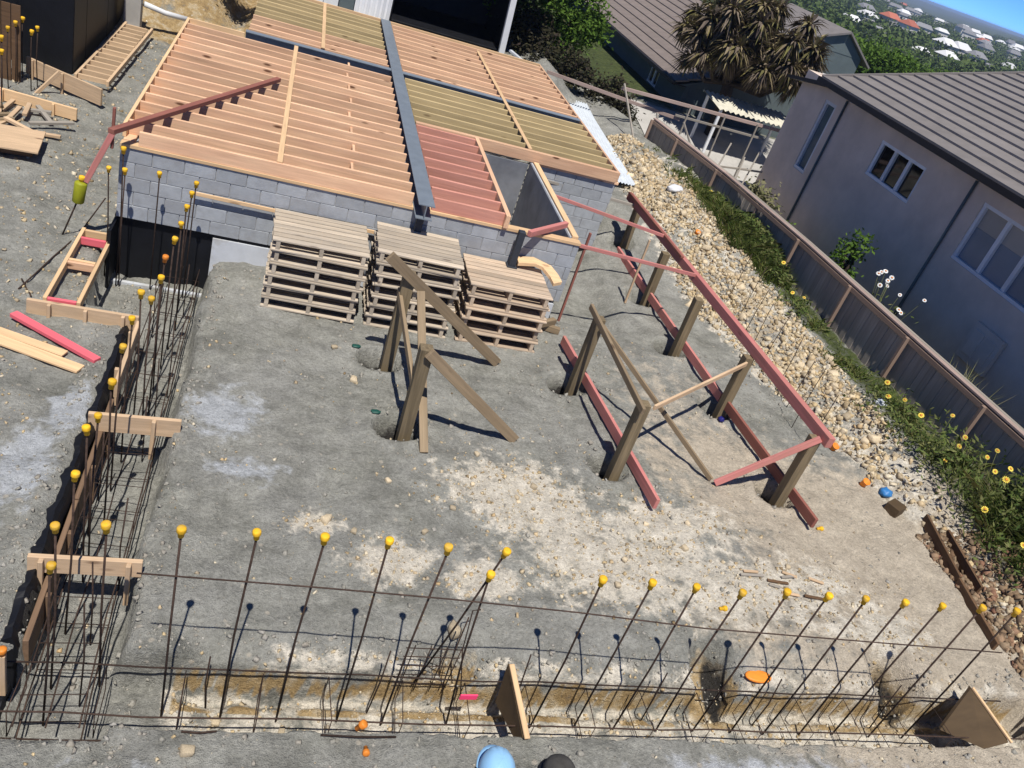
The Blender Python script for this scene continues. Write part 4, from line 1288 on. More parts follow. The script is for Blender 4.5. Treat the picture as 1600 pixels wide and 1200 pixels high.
def tree(name, base, c, rad, k, m, spread, leaf, mat, label, group=None, cat='tree'):
    e = empty(name, base, label, cat, group)
    P, cc = ellipsoid_clumps(c, rad, k, m, spread)
    P = P[P[:, 2] > base[2] + 0.05]
    V, F = quads(P, leaf)
    b = Vector(base)
    put('crown', mesh_np('crown', V - np.array(base), F, mat), Matrix.Translation(b), e)
    V2, F2 = [], []
    top = Vector(c) - b
    r0 = 0.045 * top.length + 0.02
    tube_geo([Vector((0, 0, -0.2)), top * 0.35 + Vector((0.05, 0.03, 0)), top * 0.8], [r0, r0 * 0.75, r0 * 0.4], 7, V2, F2)
    for q in cc[::max(1, k // 9)]:
        tube_geo([top * 0.4, (top * 0.5 + (Vector(q) - b) * 0.5) + Vector((0, 0, -0.1)), Vector(q) - b], [r0 * 0.45, r0 * 0.3, r0 * 0.1], 5, V2, F2)
    put('trunk', mesh_from('trunk', V2, F2, 'bark', True), Matrix.Translation(b), e)
    return e


# weeds and daisies below the fence
def w_weed(a, b):
    return sm((a - (fence_x(b) - 1.25)) / 0.5) * sm((fence_x(b) - 0.12 - a) / 0.15) * (0.10 + 0.9 * sm((10.5 - b) / 3) + 0.5 * np.exp(-((b - 15.5) / 1.6) ** 2)) * np.clip(0.05 + 5.0 * (fbm(a * 1.6, b * 1.6, 3) + 0.02), 0.03, 1)


wx, wy = pick(9000, 8.8, 11.2, 4.8, 20.5, w_weed)
wz = terrain(wx, wy)[0]
hh = 0.07 + 0.5 * sm((10.2 - wy) / 2.5) + 0.22 * np.exp(-((wy - 15.5) / 1.5) ** 2)
C = np.stack([wx, wy, wz + hh * RS.rand(len(wx)) * (0.4 + sm((wx - fence_x(wy) + 1.0) / 0.8))], -1)
V, F = quads(C, 0.035 + 0.03 * RS.rand(len(wx)), 3.0, 0.3, -0.3)
# blades of grass among the leaves
gx, gy = pick(16000, 8.8, 11.2, 4.8, 20.5, w_weed)
g0 = np.stack([gx, gy, terrain(gx, gy)[0] - 0.01], -1)
gl = (0.06 + 0.14 * RS.rand(len(gx)) + 0.35 * sm((10.2 - gy) / 2.5) * RS.rand(len(gx)) + 0.2 * np.exp(-((gy - 15.5) / 1.5) ** 2))[:, None]
gd = RS.normal(size=(len(gx), 3)) * 0.45
gd[:, 2] = 1.0
ga = RS.rand(len(gx)) * 6.28
gs = np.stack([np.cos(ga), np.sin(ga), 0 * ga], -1) * 0.006
g1 = g0 + gd * gl * 0.6
g2 = g0 + gd * gl + np.stack([gd[:, 0], gd[:, 1], -0.4 + 0 * ga], -1) * gl * 0.35
GV = np.stack([g0 - gs, g0 + gs, g1 + gs, g2, g1 - gs], 1).reshape(-1, 3)
GF = np.arange(len(GV)).reshape(-1, 5)
tag(put('grass', mesh_np('grass', GV, GF, 'leaf_grass')), 'long green and straw grass along the foot of the fence', 'grass', kind='stuff')
tag(put('weeds', mesh_np('weeds', V, F, 'leaf_weed')), 'thick green weeds growing along the foot of the fence', 'weeds', kind='stuff')
fm = []
pet = 12
V, F = [(0, 0, 0.012)], []
for k in range(pet):
    a0, a1 = 2 * math.pi * (k + 0.08) / pet, 2 * math.pi * (k + 0.92) / pet
    am = (a0 + a1) / 2
    o_ = len(V)
    V += [(0.014 * math.cos(am), 0.014 * math.sin(am), 0.008), (0.040 * math.cos(a0), 0.040 * math.sin(a0), 0.004), (0.052 * math.cos(am), 0.052 * math.sin(am), -0.002), (0.040 * math.cos(a1), 0.040 * math.sin(a1), 0.004)]
    F.append((o_, o_ + 1, o_ + 2, o_ + 3))
FLW = {'petal': mesh_from('flower', V, F, 'petal'), 'petal_white': mesh_from('flower', V, F, 'petal_white')}
EYE = lathe_mesh('flower_eye', [(0.017, 0.004), (0.016, 0.014), (0.006, 0.019)], 'cap_orange', 8)


def daisy(base, flowers, label, group, leaves=170, mat='leaf_weed', pet='petal', spread=0.2, name='daisy_plant'):
    e = empty(name, base, label, 'plant', group)
    hgt = max(f[2] for f in flowers) - base[2]
    P = np.array(base) + np.stack([RS.normal(size=leaves) * spread, RS.normal(size=leaves) * spread, np.abs(RS.rand(leaves)) * hgt * 0.8], -1)
    V, F = quads(P, 0.05, 3.0, 0.3, -0.3)
    put('foliage', mesh_np('foliage', V - np.array(base), F, mat), Matrix.Translation(base), e)
    for f in flowers:
        st = tube('stem', [(base[0] + random.uniform(-0.1, 0.1), base[1] + random.uniform(-0.1, 0.1), base[2]), (0.5 * (base[0] + f[0]), 0.5 * (base[1] + f[1]), base[2] + 0.6 * (f[2] - base[2])), f], 0.004, 'leaf_weed', e, 4)
        q = Vector((random.uniform(-0.5, 0.1) - 0.25, random.uniform(-0.6, 0.0) - 0.35, 1.0)).to_track_quat('Z', 'Y').to_matrix().to_4x4()
        s_ = random.uniform(0.65, 1.05)
        fo = put('flower', FLW[pet], Matrix.Translation(f) @ q @ Matrix.Scale(s_, 4), e)
        put('flower_eye', EYE, Matrix.Translation(f) @ q @ Matrix.Scale(s_, 4), fo)
    return e


FLS = [(17.87, .83), (17.41, .78), (16.48, .76), (15.97, .79), (15.64, .76), (15.17, .76), (14.12, .55), (14.03, .92), (13.33, .62), (12.87, .76), (9.94, .83), (9.76, .68), (9.47, .83), (9.04, .85),
       (8.58, 1.2), (8.11, 1.15), (8.17, .95), (7.65, 1.3), (7.68, 1.15), (7.25, 1.3), (7.43, 1.1), (7.2, 1.15), (7.19, .62), (8.24, .62), (6.48, .66)]
grp = {}
for (y, z) in FLS:
    grp.setdefault(round(y / 0.62), []).append((9.9 + random.uniform(-0.06, 0.06), y, z))
for k, fs in sorted(grp.items()):
    y = sum(f[1] for f in fs) / len(fs)
    bx = 9.98
    daisy((bx, y, hz(bx, y) - 0.02), fs, 'yellow daisy plant below the dark fence, %s from the near end' % ORD[sorted(grp).index(k)], 'daisy plants below the fence', 90 if y > 11 else 240, spread=0.14 if y > 11 else 0.26)
# planting on the neighbour's side
tree('shrub', (11.75, 14.6, -0.85), (11.75, 14.6, 0.95), (0.3, 0.35, 0.75), 30, 34, 0.10, 0.06, 'leaf_bright', 'round green shrub just behind the fence below the small window', None, 'shrub')
tree('shrub', (11.45, 18.3, -0.85), (11.45, 18.3, 0.35), (0.45, 0.75, 0.9), 40, 30, 0.13, 0.07, 'leaf_dry', 'dry olive shrub behind the fence at the corner of the grey house', None, 'shrub')
tree('shrub', (11.9, 17.2, -0.85), (11.9, 17.2, 0.0), (0.4, 0.6, 0.6), 40, 30, 0.12, 0.06, 'leaf_bright', 'low green shrub between the fence and the grey house', None, 'shrub')
daisy((11.7, 12.9, -0.85), [(11.7 + random.uniform(-0.25, 0.25), 12.9 + random.uniform(-0.65, 0.65), random.uniform(0.9, 1.55)) for _ in range(13)], 'tall plant with white flowers showing above the fence', None, 420, 'leaf_weed', 'petal_white', 0.3, 'white_flower_plant')
e = empty('grass_clump', (11.7, 10.3, -0.85), 'pale dry grass clump showing above the fence under the large window', 'grass clump')
V, F = [], []
for i in range(260):
    a, l_ = random.uniform(0, 6.28), random.uniform(1.3, 2.0)
    q = Vector((math.cos(a), math.sin(a), 0)) * random.uniform(0.1, 0.75)
    b0 = Vector((random.uniform(-0.25, 0.25), random.uniform(-0.35, 0.35), 0))
    w = Vector((-math.sin(a), math.cos(a), 0)) * 0.012
    m_, t_ = b0 + q * 0.5 + Vector((0, 0, l_ * 0.75)), b0 + q * 1.2 + Vector((0, 0, l_))
    o_ = len(V)
    V += [b0 - w, b0 + w, m_ + w, m_ - w, t_]
    F += [(o_, o_ + 1, o_ + 2, o_ + 3), (o_ + 3, o_ + 2, o_ + 4)]
put('blades', mesh_from('blades', V, F, 'leaf_dry'), Matrix.Translation((11.7, 10.3, -0.85)), e)

# ------------------------------------------------------------------ neighbouring houses
def wall_holes(y0, y1, z0, z1, holes, x0, x1):
    """Boxes of a wall along Y with rectangular openings left out."""
    ys = sorted({y0, y1, *[h[0] for h in holes], *[h[1] for h in holes]})
    zs = sorted({z0, z1, *[h[2] for h in holes], *[h[3] for h in holes]})
    out = []
    for i in range(len(ys) - 1):
        for j in range(len(zs) - 1):
            cy, cz = (ys[i] + ys[i + 1]) / 2, (zs[j] + zs[j + 1]) / 2
            if any(h[0] < cy < h[1] and h[2] < cz < h[3] for h in holes):
                continue
            out.append((x0, x1, ys[i], ys[i + 1], zs[j], zs[j + 1]))
    return out


def roof_slope(parent, xe, ze, pitch, y0, y1, n, step, mat, thick=0.052):
    """Stepped courses of roofing rising towards +x from the eave."""
    tn, cs = math.tan(pitch), math.cos(pitch)
    for k in range(n):
        xa, xb = xe + k * step, xe + (k + 1) * step + 0.05
        za, zb = ze + (xa - xe) * tn + thick, ze + (xb - xe) * tn + 0.002
        V = [(xa, y0, za), (xb, y0, zb), (xb, y1, zb), (xa, y1, za), (xa, y0, za - thick - 0.01), (xb, y0, zb - thick), (xb, y1, zb - thick), (xa, y1, za - thick - 0.01)]
        F = [(0, 1, 2, 3), (7, 6, 5, 4), (4, 5, 1, 0), (5, 6, 2, 1), (6, 7, 3, 2), (7, 4, 0, 3)]
        c = Vector(((xa + xb) / 2, (y0 + y1) / 2, (za + zb) / 2))
        me = mesh_from('roof_course', [Vector(v) - c for v in V], F, mat)
        fix_normals(me)
        put('roof_course', me, Matrix.Translation(c), parent)


def window(parent, x, y0, y1, z0, z1, n, pane, fw=0.07, name='window'):
    w = empty_part(name, (x, (y0 + y1) / 2, z0), parent)
    d = 0.10
    beam('frame', (x, y0, z0 + fw / 2), (x, y1, z0 + fw / 2), d, fw, 'frame_grey', w)
    beam('frame', (x, y0, z1 - fw / 2), (x, y1, z1 - fw / 2), d, fw, 'frame_grey', w)
    for k in range(n + 1):
        yy = y0 + fw / 2 + (y1 - y0 - fw) * k / n
        beam('frame', (x, yy, z0 + fw), (x, yy, z1 - fw), d * 0.98, fw, 'frame_grey', w, up=(1, 0, 0))
    for k in range(n):
        a = y0 + fw + (y1 - y0 - fw) * k / n
        b = a + (y1 - y0 - fw) / n - fw
        zs_ = z1 - fw - (z1 - z0) * (0.34 if pane == 'pane_blind' else 0.0)
        box('pane', (x + 0.03, (a + b) / 2, (z0 + fw + zs_) / 2), (0.012, b - a + 0.01, zs_ - z0 - fw + 0.01), pane, w)
        if pane == 'pane_blind':
            box('pane', (x + 0.036, (a + b) / 2, (zs_ + z1 - fw) / 2), (0.012, b - a + 0.01, z1 - fw - zs_ + 0.008), 'pane_pale', w)
    return w


def empty_part(name, loc, parent):
    # a part that only groups its pieces: the opening's dark reveal
    return box(name, (loc[0] + 0.13, loc[1], loc[2] + 0.1), (0.02, 0.3, 0.1), 'gutter_dark', parent)


h1 = empty('neighbour_house', (13.0, 12.0, -0.9), 'grey rendered house with brown tiled roof beyond the fence', 'house')
W1, W2, W3 = (15.42, 17.20, 2.32, 3.14), (11.2, 13.50, 2.00, 3.20), (19.45, 20.02, 1.40, 3.22)
joined('wall', wall_holes(0.0, 21.40, -1.3, 3.60, [W1, W2, W3], 13.0, 13.2), 'stucco', h1)
joined('wall', [(13.21, 22.0, 21.2, 21.40, -1.0, 3.60), (13.25, 22.0, 0, 0.2, -1.3, 3.6)], 'stucco', h1)
joined('dark_room_backing', [(13.30, 13.34, 0.3, 21.1, -1.2, 3.5)], 'gutter_dark', h1)  # dark sheet standing in for the unlit rooms behind the windows
window(h1, 13.06, W1[0], W1[1], W1[2], W1[3], 3, 'pane_dark')
window(h1, 13.06, W2[0], W2[1], W2[2], W2[3], 3, 'pane_blind')
window(h1, 13.06, W3[0], W3[1], W3[2], W3[3], 1, 'pane_teal', 0.08)
for y in (19.08, 13.93):
    tube('downpipe', [(12.965, y, -0.9), (12.965, y, 3.45)], 0.03, 'stucco_dark', h1, 8)
rf = box('roof', (12.78, 9.8, 3.57), (0.5, 19.9, 0.05), 'gutter_dark', h1)
roof_slope(rf, 12.50, 3.68, R(15.5), -0.3, 19.86, 17, 0.40, 'roof_tile')
beam('gutter', (12.46, -0.3, 3.64), (12.46, 19.86, 3.64), 0.12, 0.13, 'gutter_dark', rf)
beam('barge_board', (12.52, 19.87, 3.66), (19.4, 19.87, 3.66 + 6.88 * math.tan(R(15.5))), 0.04, 0.20, 'roof_tile', rf)
# hip towards the far end
V = [(12.70, 21.75, 3.30), (19.0, 21.75, 3.30), (19.0, 19.93, 3.60), (12.70, 19.93, 3.60), (12.70, 21.75, 3.22), (19.0, 21.75, 3.22), (19.0, 19.93, 3.5), (12.70, 19.93, 3.5)]
me = mesh_from('roof_return', V, [(0, 1, 2, 3), (7, 6, 5, 4), (4, 5, 1, 0), (5, 6, 2, 1), (6, 7, 3, 2), (7, 4, 0, 3)], 'gutter_dark')
fix_normals(me)
put('roof_return', me, None, rf)
mb = box('meter_box', (12.95, 11.55, 1.05), (0.09, 0.8, 0.75), 'stucco', h1)
for k in range(2):
    box('hatch', (12.90, 11.38 + 0.34 * k, 1.05), (0.02, 0.26, 0.5), 'stucco', mb)

h2 = empty('neighbour_house', (14, 33, 0.3), 'dark teal walled house with striped brown roof behind the cabbage tree', 'house')
joined('wall', wall_holes(28.0, 61.0, -0.3, 1.25, [(30.5, 31.5, 0.4, 1.0)], 12.9, 13.1), 'stucco_dark', h2)
joined('wall', [(13.11, 21.3, 28.0, 28.2, -0.6, 1.25)], 'stucco_dark', h2)
rf = box('roof', (12.65, 33.4, 1.20), (0.5, 11.0, 0.05), 'gutter_dark', h2)
rf2 = rf
roof_slope(rf, 12.40, 1.27, R(20), 27.8, 62.0, 11, 0.42, 'roof_tile_pale')
beam('gutter', (12.36, 27.8, 1.23), (12.36, 62, 1.23), 0.12, 0.13, 'gutter_dark', rf)
V = [(12.6, 27.82, 1.22), (21.4, 27.82, 1.22), (17.0, 27.82, 1.22 + 4.45 * math.tan(R(20)))]
prism('gable', V, (0, 0.1, 0), 'stucco_dark', rf)
window(h2, 12.95, 30.5, 31.5, 0.4, 1.0, 2, 'pane_dark', 0.06)

h3 = empty('neighbour_house', (30, 50, 0), 'small dark gabled house behind the cabbage tree', 'house')
joined('wall', [(27.6, 32.4, 48.4, 56, -3, 1.9)], 'stucco_dark', h3)
prism('gable', [(27.6, 48.38, 1.9), (32.4, 48.38, 1.9), (30.8, 48.38, 3.05)], (0, 0.3, 0), 'stucco_dark', h3)
rf = prism('roof', [(27.1, 48.1, 1.85), (30.8, 48.1, 3.2), (30.8, 56.2, 3.2), (27.1, 56.2, 1.85)], (0, 0, -0.12), 'roof_tile', h3)
prism('roof_slope', [(30.82, 48.1, 3.2), (33.0, 48.1, 1.7), (33.0, 56.2, 1.7), (30.82, 56.2, 3.2)], (0, 0, -0.12), 'roof_tile', rf)

# pale driveway, shed roof, sheets and rails between the houses
dx_, dy_ = np.meshgrid(np.linspace(10.75, 18.5, 16), np.linspace(18.6, 27.6, 20))
dz_ = terrain(dx_.ravel(), dy_.ravel())[0] + 0.03
ii = np.arange(16 * 20).reshape(20, 16)
tag(put('driveway', mesh_np('driveway', np.stack([dx_.ravel(), dy_.ravel(), dz_], -1), np.stack([ii[:-1, :-1], ii[:-1, 1:], ii[1:, 1:], ii[1:, :-1]], -1).reshape(-1, 4), 'concrete', True)), kind='structure')


def corrugated(name, L, w, mat, n=14, amp=0.018, thick=0.004):
    V, F = [], []
    m_ = n * 4
    for j in range(2):
        for i in range(m_ + 1):
            V.append(((j - 0.5) * L, (i / m_ - 0.5) * w, amp * math.sin(i / m_ * n * 2 * math.pi)))
    for i in range(m_):
        F.append((i, i + 1, m_ + 2 + i, m_ + 1 + i))
    V += [(v[0], v[1], v[2] - thick) for v in V]
    o_ = 2 * (m_ + 1)
    F += [tuple(o_ + q for q in f[::-1]) for f in F]
    return mesh_from(name, V, F, mat, True)


cs_ = corrugated('corrugated_sheet', 5.4, 0.62, 'sheet_metal', 8)
for k, (x, y, z, rz, wd_) in enumerate(((7.62, 20.5, 0.12, 1.50, 'lowest'), (7.72, 20.3, 0.20, 1.53, 'middle'), (7.58, 20.7, 0.28, 1.48, 'topmost'))):
    M = Matrix.Translation((x, y, hz(7.7, 20.4) + z)) @ Matrix.Rotation(rz, 4, 'Z') @ Matrix.Rotation(-0.02, 4, 'Y')
    tag(put('corrugated_sheet', cs_, M), wd_ + ' white corrugated sheet in the pile beside the floor', 'sheet', 'corrugated sheets beside the floor')
prism('back_slope', [(17.03, 27.8, 3.0), (21.6, 27.8, 1.27), (21.6, 62, 1.27), (17.03, 62, 3.0)], (0, 0, -0.08), 'roof_tile_pale', rf2)
sh = empty('carport', (13.75, 24.3, -0.2), 'open carport with a cream corrugated roof in front of the cabbage tree', 'carport')
put('roof', corrugated('roof', 1.5, 2.9, 'cream_sheet', 16, 0.03), Matrix.Translation((13.95, 25.0, 1.56)) @ Matrix.Rotation(0.10, 4, 'X') @ Matrix.Rotation(math.pi / 2, 4, 'Z'), sh)
for x in (12.65, 15.25):
    for y in (24.4, 25.6):
        box('post', (x, y, 0.5), (0.08, 0.08, 1.95 if y < 25 else 2.05), 'white_paint', sh)
o = joined('white_tank', [(27.9, 30.3, 46.2, 47.4, -2.5, 0.75)], 'white_paint')
tag(o, 'white tank in front of the small dark gabled house', 'tank')
s = o.modifiers.new('bev', 'BEVEL')
s.width, s.segments = 0.25, 3
gr = empty('timber_rail_frame', (10.4, 22, 0), 'grey timber rails and sticks standing across the gap between the houses', 'rail')
for (a, b, w, h, m) in (((6.55, 22.75, 1.46), (10.4, 22.1, 1.33), 0.045, 0.09, 'timber_cap'), ((8.45, 22.05, 1.72), (14.2, 22.0, 1.80), 0.045, 0.09, 'timber_cap'), ((10.2, 22.06, 1.42), (13.0, 22.0, 1.45), 0.04, 0.06, 'timber_grey'),
                       ((10.5, 21.9, 0.2), (12.9, 21.9, 0.55), 0.03, 0.05, 'timber_grey'), ((10.6, 21.2, 0.5), (12.95, 21.2, 0.75), 0.03, 0.05, 'timber_grey')):
    beam('rail', a, b, w, h, m, gr)
for (a, b) in (((8.46, 22.0, 1.85), (8.95, 20.4, 0.35)), ((10.5, 22.0, -0.6), (10.52, 22.0, 1.75)), ((11.6, 21.95, -0.6), (11.6, 22.0, 1.78)), ((12.6, 21.9, -0.6), (12.62, 21.95, 1.80)),
               ((10.3, 21.6, 1.4), (11.5, 20.2, -0.5)), ((11.9, 21.6, 1.2), (11.2, 20.8, -0.6)), ((12.3, 21.3, 1.0), (11.9, 20.5, -0.6)), ((12.9, 21.7, 1.2), (12.1, 20.6, -0.5)), ((9.6, 21.9, 1.38), (9.9, 21.0, 0.3))):
    beam('stick', a, b, 0.04, 0.045, 'timber_grey', gr)

# ------------------------------------------------------------------ house behind the floor
h4 = empty('rear_house', (3, 24.4, 1.0), 'rear house with dark open garage and white ribbed door', 'house')
joined('wall', [(0.2, 0.62, 24.2, 24.4, 0.6, 4.0), (-0.5, 6.2, 24.2, 24.4, 3.6, 4.4)], 'white_paint', h4)
joined('garage_interior', [(2.37, 5.6, 27.5, 27.7, 0.6, 3.6), (2.37, 2.42, 24.45, 27.4, 0.6, 3.6), (5.55, 5.6, 24.5, 27.4, 0.6, 3.6), (2.37, 5.6, 24.4, 27.6, 3.55, 3.59)], 'membrane', h4)  # walls and ceiling coloured black in place of the unlit interior's shade
box('garage_floor', (4.0, 26.0, 1.30), (3.1, 3.0, 0.04), 'membrane', h4)  # floor coloured black too, as the garage's shade
box('panel', (0.82, 24.28, 2.2), (0.37, 0.05, 2.7), 'white_paint', h4)
box('panel', (1.22, 24.28, 2.2), (0.38, 0.05, 2.7), 'stucco_dark', h4)
dr = box('garage_door', (1.90, 24.30, 2.3), (0.94, 0.03, 2.6), 'frame_grey', h4)
for k in range(7):
    box('rib', (1.50 + 0.135 * k, 24.265, 2.3), (0.065, 0.04, 2.58), 'white_paint', dr)
beam('post', (5.52, 24.1, 1.2), (5.40, 24.1, 3.6), 0.16, 0.16, 'white_paint', h4, up=(0, 1, 0))
prism('roof', [(-1.0, 23.9, 4.3), (6.6, 23.9, 4.3), (6.6, 28.5, 5.6), (-1.0, 28.5, 5.6)], (0, 0, 0.1), 'roof_grey', h4)
for k, (x0, x1, m) in enumerate(((2.7, 3.75, 'timber_grey'), (4.15, 4.5, 'timber_form'), (5.0, 5.6, 'timber_grey'))):
    t = beam('plank', (x0, 23.3 + 0.1 * k, hz(x0, 23.4) + 0.08), (x1, 23.35, hz(x1, 23.4) + 0.08), 0.12, 0.10, m)
    tag(t, ['left', 'middle', 'right'][k] + ' timber lying in front of the dark garage opening', 'timber')
timber('plank', (5.7, 23.9, 1.5), (6.5, 22.9, 1.25), 0.10, 0.06, 'panel_white', 'pale plank leaning at the corner of the rear house', 'plank')

# ------------------------------------------------------------------ trees
tree('broadleaf_tree', (7.9, 27.2, 0.8), (7.25, 27.0, 2.6), (1.75, 1.5, 1.25), 140, 90, 0.17, 0.075, 'leaf_bright', 'rounded bright green tree behind the floor')
tree('hedge_shrub', (7.3, 24.6, 0.9), (7.4, 24.6, 1.15), (1.0, 0.5, 0.7), 60, 60, 0.16, 0.07, 'leaf_dark', 'dark brown shrub under the bright green tree', 'dark shrubs behind the floor', 'shrub')
tree('hedge_shrub', (9.1, 24.5, 0.2), (9.1, 24.5, 0.7), (0.8, 0.6, 0.8), 60, 60, 0.16, 0.07, 'leaf_dark', 'dark shrub between the bright tree and the timber rails', 'dark shrubs behind the floor', 'shrub')
tree('hedge_shrub', (6.5, 25.6, 1.2), (6.5, 25.6, 1.7), (0.6, 0.5, 0.8), 50, 50, 0.16, 0.07, 'leaf_dark', 'dark shrub at the corner of the rear house', 'dark shrubs behind the floor', 'shrub')
tree('bank_shrub', (-1.0, 23.6, 1.3), (-1.1, 23.4, 1.75), (0.8, 0.4, 0.4), 50, 50, 0.14, 0.06, 'leaf_dry', 'dry shrub on the clay bank at the left corner of the rear house', None, 'shrub')
for k, (az, d, h_, r_) in enumerate(((32.6, 70, 6.0, 2.2), (34.0, 84, 7.2, 2.6), (35.1, 66, 4.6, 2.0), (36.4, 95, 6.4, 2.4), (38.6, 120, 7.0, 2.6))):
    x, y = d * math.sin(R(az)), d * math.cos(R(az))
    z = hz(x, y)
    h_ = (6.0 - d * (0.052 if k != 4 else 0.045) - z - 0.5) / 1.04
    tree('valley_tree', (x, y, z), (x, y, z + h_ * 0.68), (r_, r_, h_ * 0.36), 70, 60, 0.38, 0.17, 'leaf_bright', 'bushy green tree above the tiled roof, %s from the left' % ORD[k], 'green trees beyond the grey house')
# cabbage tree with drooping tufts
ct = empty('cabbage_tree', (13.6, 26.2, 0.0), 'tall cabbage tree with drooping olive and brown leaf tufts', 'tree')
b = Vector((13.6, 26.2, 0.0))
V2, F2 = [], []
tube_geo([Vector((0, 0, -0.5)), Vector((-0.05, 0, 1.2)), Vector((-0.2, 0, 2.4))], [0.26, 0.21, 0.17], 9, V2, F2)
LV, LF = [], []
for i in range(70):
    a = random.uniform(0, 6.28)
    el = random.uniform(-0.35, 1.0)
    q = Vector((math.cos(a) * math.cos(el) * 2.1, math.sin(a) * math.cos(el) * 1.7, 3.25 + math.sin(el) * 1.5)) * random.uniform(0.75, 1.05)
    q.z = max(q.z, 1.4)
    tube_geo([Vector((-0.15, 0, 2.0)), q * 0.55 + Vector((0, 0, 0.5)), q], [0.12, 0.08, 0.05], 6, V2, F2)
    for j in range(120):
        d = Vector((random.gauss(0, 1), random.gauss(0, 1), random.gauss(-0.15, 0.8))).normalized()
        L = random.uniform(0.35, 0.75)
        s_ = d.cross(Vector((0.3, 0.2, 1))).normalized() * random.uniform(0.03, 0.055)
        m_ = q + d * L * 0.55
        e_ = q + d * L + Vector((0, 0, -0.28 * L))
        o_ = len(LV)
        LV += [q, m_ + s_, e_, m_ - s_]
        LF.append((o_, o_ + 1, o_ + 2, o_ + 3))
put('trunk', mesh_from('trunk', V2, F2, 'bark', True), Matrix.Translation(b), ct)
put('crown', mesh_np('crown', np.array([tuple(v) for v in LV]), np.array(LF), 'leaf_palm'), Matrix.Translation(b), ct)

# ------------------------------------------------------------------ left side: tanked wall, boxing and timber
tw = empty('tanked_wall', (-4.7, 19.5, 0), 'tall block wall covered in black membrane at the far left', 'wall')
joined('wall', [(-6.5, -3.78, 17.42, 22.4, -0.3, 3.3)], 'block', tw)
for k in range(3):
    box('membrane_sheet', (-6.05 + 0.92 * k, 17.395, 1.5), (0.91, 0.02 + 0.006 * (k % 2), 3.66), 'membrane', tw)
for k in range(5):
    box('membrane_sheet', (-3.758, 17.9 + 0.98 * k, 1.5), (0.02 + 0.006 * (k % 2), 0.975, 3.66), 'membrane', tw)
pf = empty('plank_fence', (-5.1, 16.3, 0), 'dark brown vertical plank screen in front of the black wall', 'fence')
for k in range(9):
    box('plank', (-5.60 + 0.15 * k, 16.32, 0.78), (0.145, 0.025, 1.36), 'timber_brown', pf)
TLC = [(-4.37, 16.57), (-4.39, 16.25), (-4.40, 15.87), (-4.33, 15.3), (-4.15, 14.65), (-4.08, 15.98), (-4.06, 16.28)]
for i, (x, y) in enumerate(TLC):
    starter((x, y, hz(x, y)), (x, y, 1.17), 'yellow-capped rod before the black left wall, %s from the near end' % ORD[[6, 4, 2, 1, 0, 3, 5][i]], 'capped rods in front of the black wall')
form_board((-4.60, 15.32, 0.28), (-3.18, 15.15, 0.26), 0.20, 'nearer pale boxing board at the far left', (0.2, 0.75), 'timber_pale')
form_board((-4.35, 16.75, 0.36), (-2.98, 16.02, 0.34), 0.30, 'taller olive boxing board in front of the black wall', (0.1, 0.5), 'timber_form')
timber('brace', (-4.05, 15.95, 0.1), (-3.7, 16.2, 0.55), 0.04, 0.06, 'timber_form', 'small diagonal brace behind the pale boxing board', 'brace')
o = box('plywood_sheet', (-3.95, 13.35, 0.36), (1.35, 0.85, 0.03), 'timber_form', None, 0.12)
tag(o, 'tan plywood sheet on battens at the left edge', 'sheet')
for k in range(2):
    t = beam('batten', (-4.5, 13.05 + 0.5 * k, 0.27), (-3.35, 13.2 + 0.5 * k, 0.27), 0.06, 0.12, 'timber_brown')
    tag(t, ('near' if k == 0 else 'far') + ' dark batten under the tan plywood sheet', 'batten')
for k in range(12):
    x, y = -4.4 + 1.0 * random.random(), 13.9 + 1.1 * random.random()
    a = random.uniform(0, 3.1)
    l_ = random.uniform(0.2, 0.42)
    z = hz(x, y) + random.uniform(0.04, 0.12)
    t = beam('offcut', (x - l_ * math.cos(a), y - l_ * math.sin(a), z), (x + l_ * math.cos(a), y + l_ * math.sin(a), z + 0.03), 0.07, 0.045, random.choice(('timber_form', 'timber_grey', 'timber_brace')))
    tag(t, 'short timber offcut in the heap between the plywood sheet and boxing board', 'offcut', 'heap of timber offcuts at the left')
lf = empty('slat_frame', (-3.4, 19, 0.2), 'long pale slatted timber frame lying at the foot of the black wall', 'timber frame')
for (x0, x1) in ((-3.60, -3.52), (-3.06, -2.98)):
    beam('rail', (x0, 16.9, 0.30), (x1, 21.2, 0.30), 0.05, 0.10, 'timber_form', lf)
for k in range(14):
    y = 17.0 + 0.31 * k
    beam('slat', (-3.57, y, 0.30), (-3.05, y, 0.30), 0.05, 0.09, 'timber_form', lf)
o = joined('concrete_pillar', [(-3.60, -3.26, 21.3, 21.6, 0.0, 1.0)], 'concrete')
tag(o, 'short grey concrete pillar at the end of the slatted frame', 'pillar')
tag(tube('white_pipe', [(-3.22, 21.5, 0.75), (-2.8, 21.7, 0.62), (-2.35, 21.95, 0.55)], 0.06, 'white_paint', None, 10), 'white plastic pipe at the foot of the clay bank', 'pipe')

# ------------------------------------------------------------------ distant suburb
def at(az, d):
    return d * math.sin(R(az)), d * math.cos(R(az))


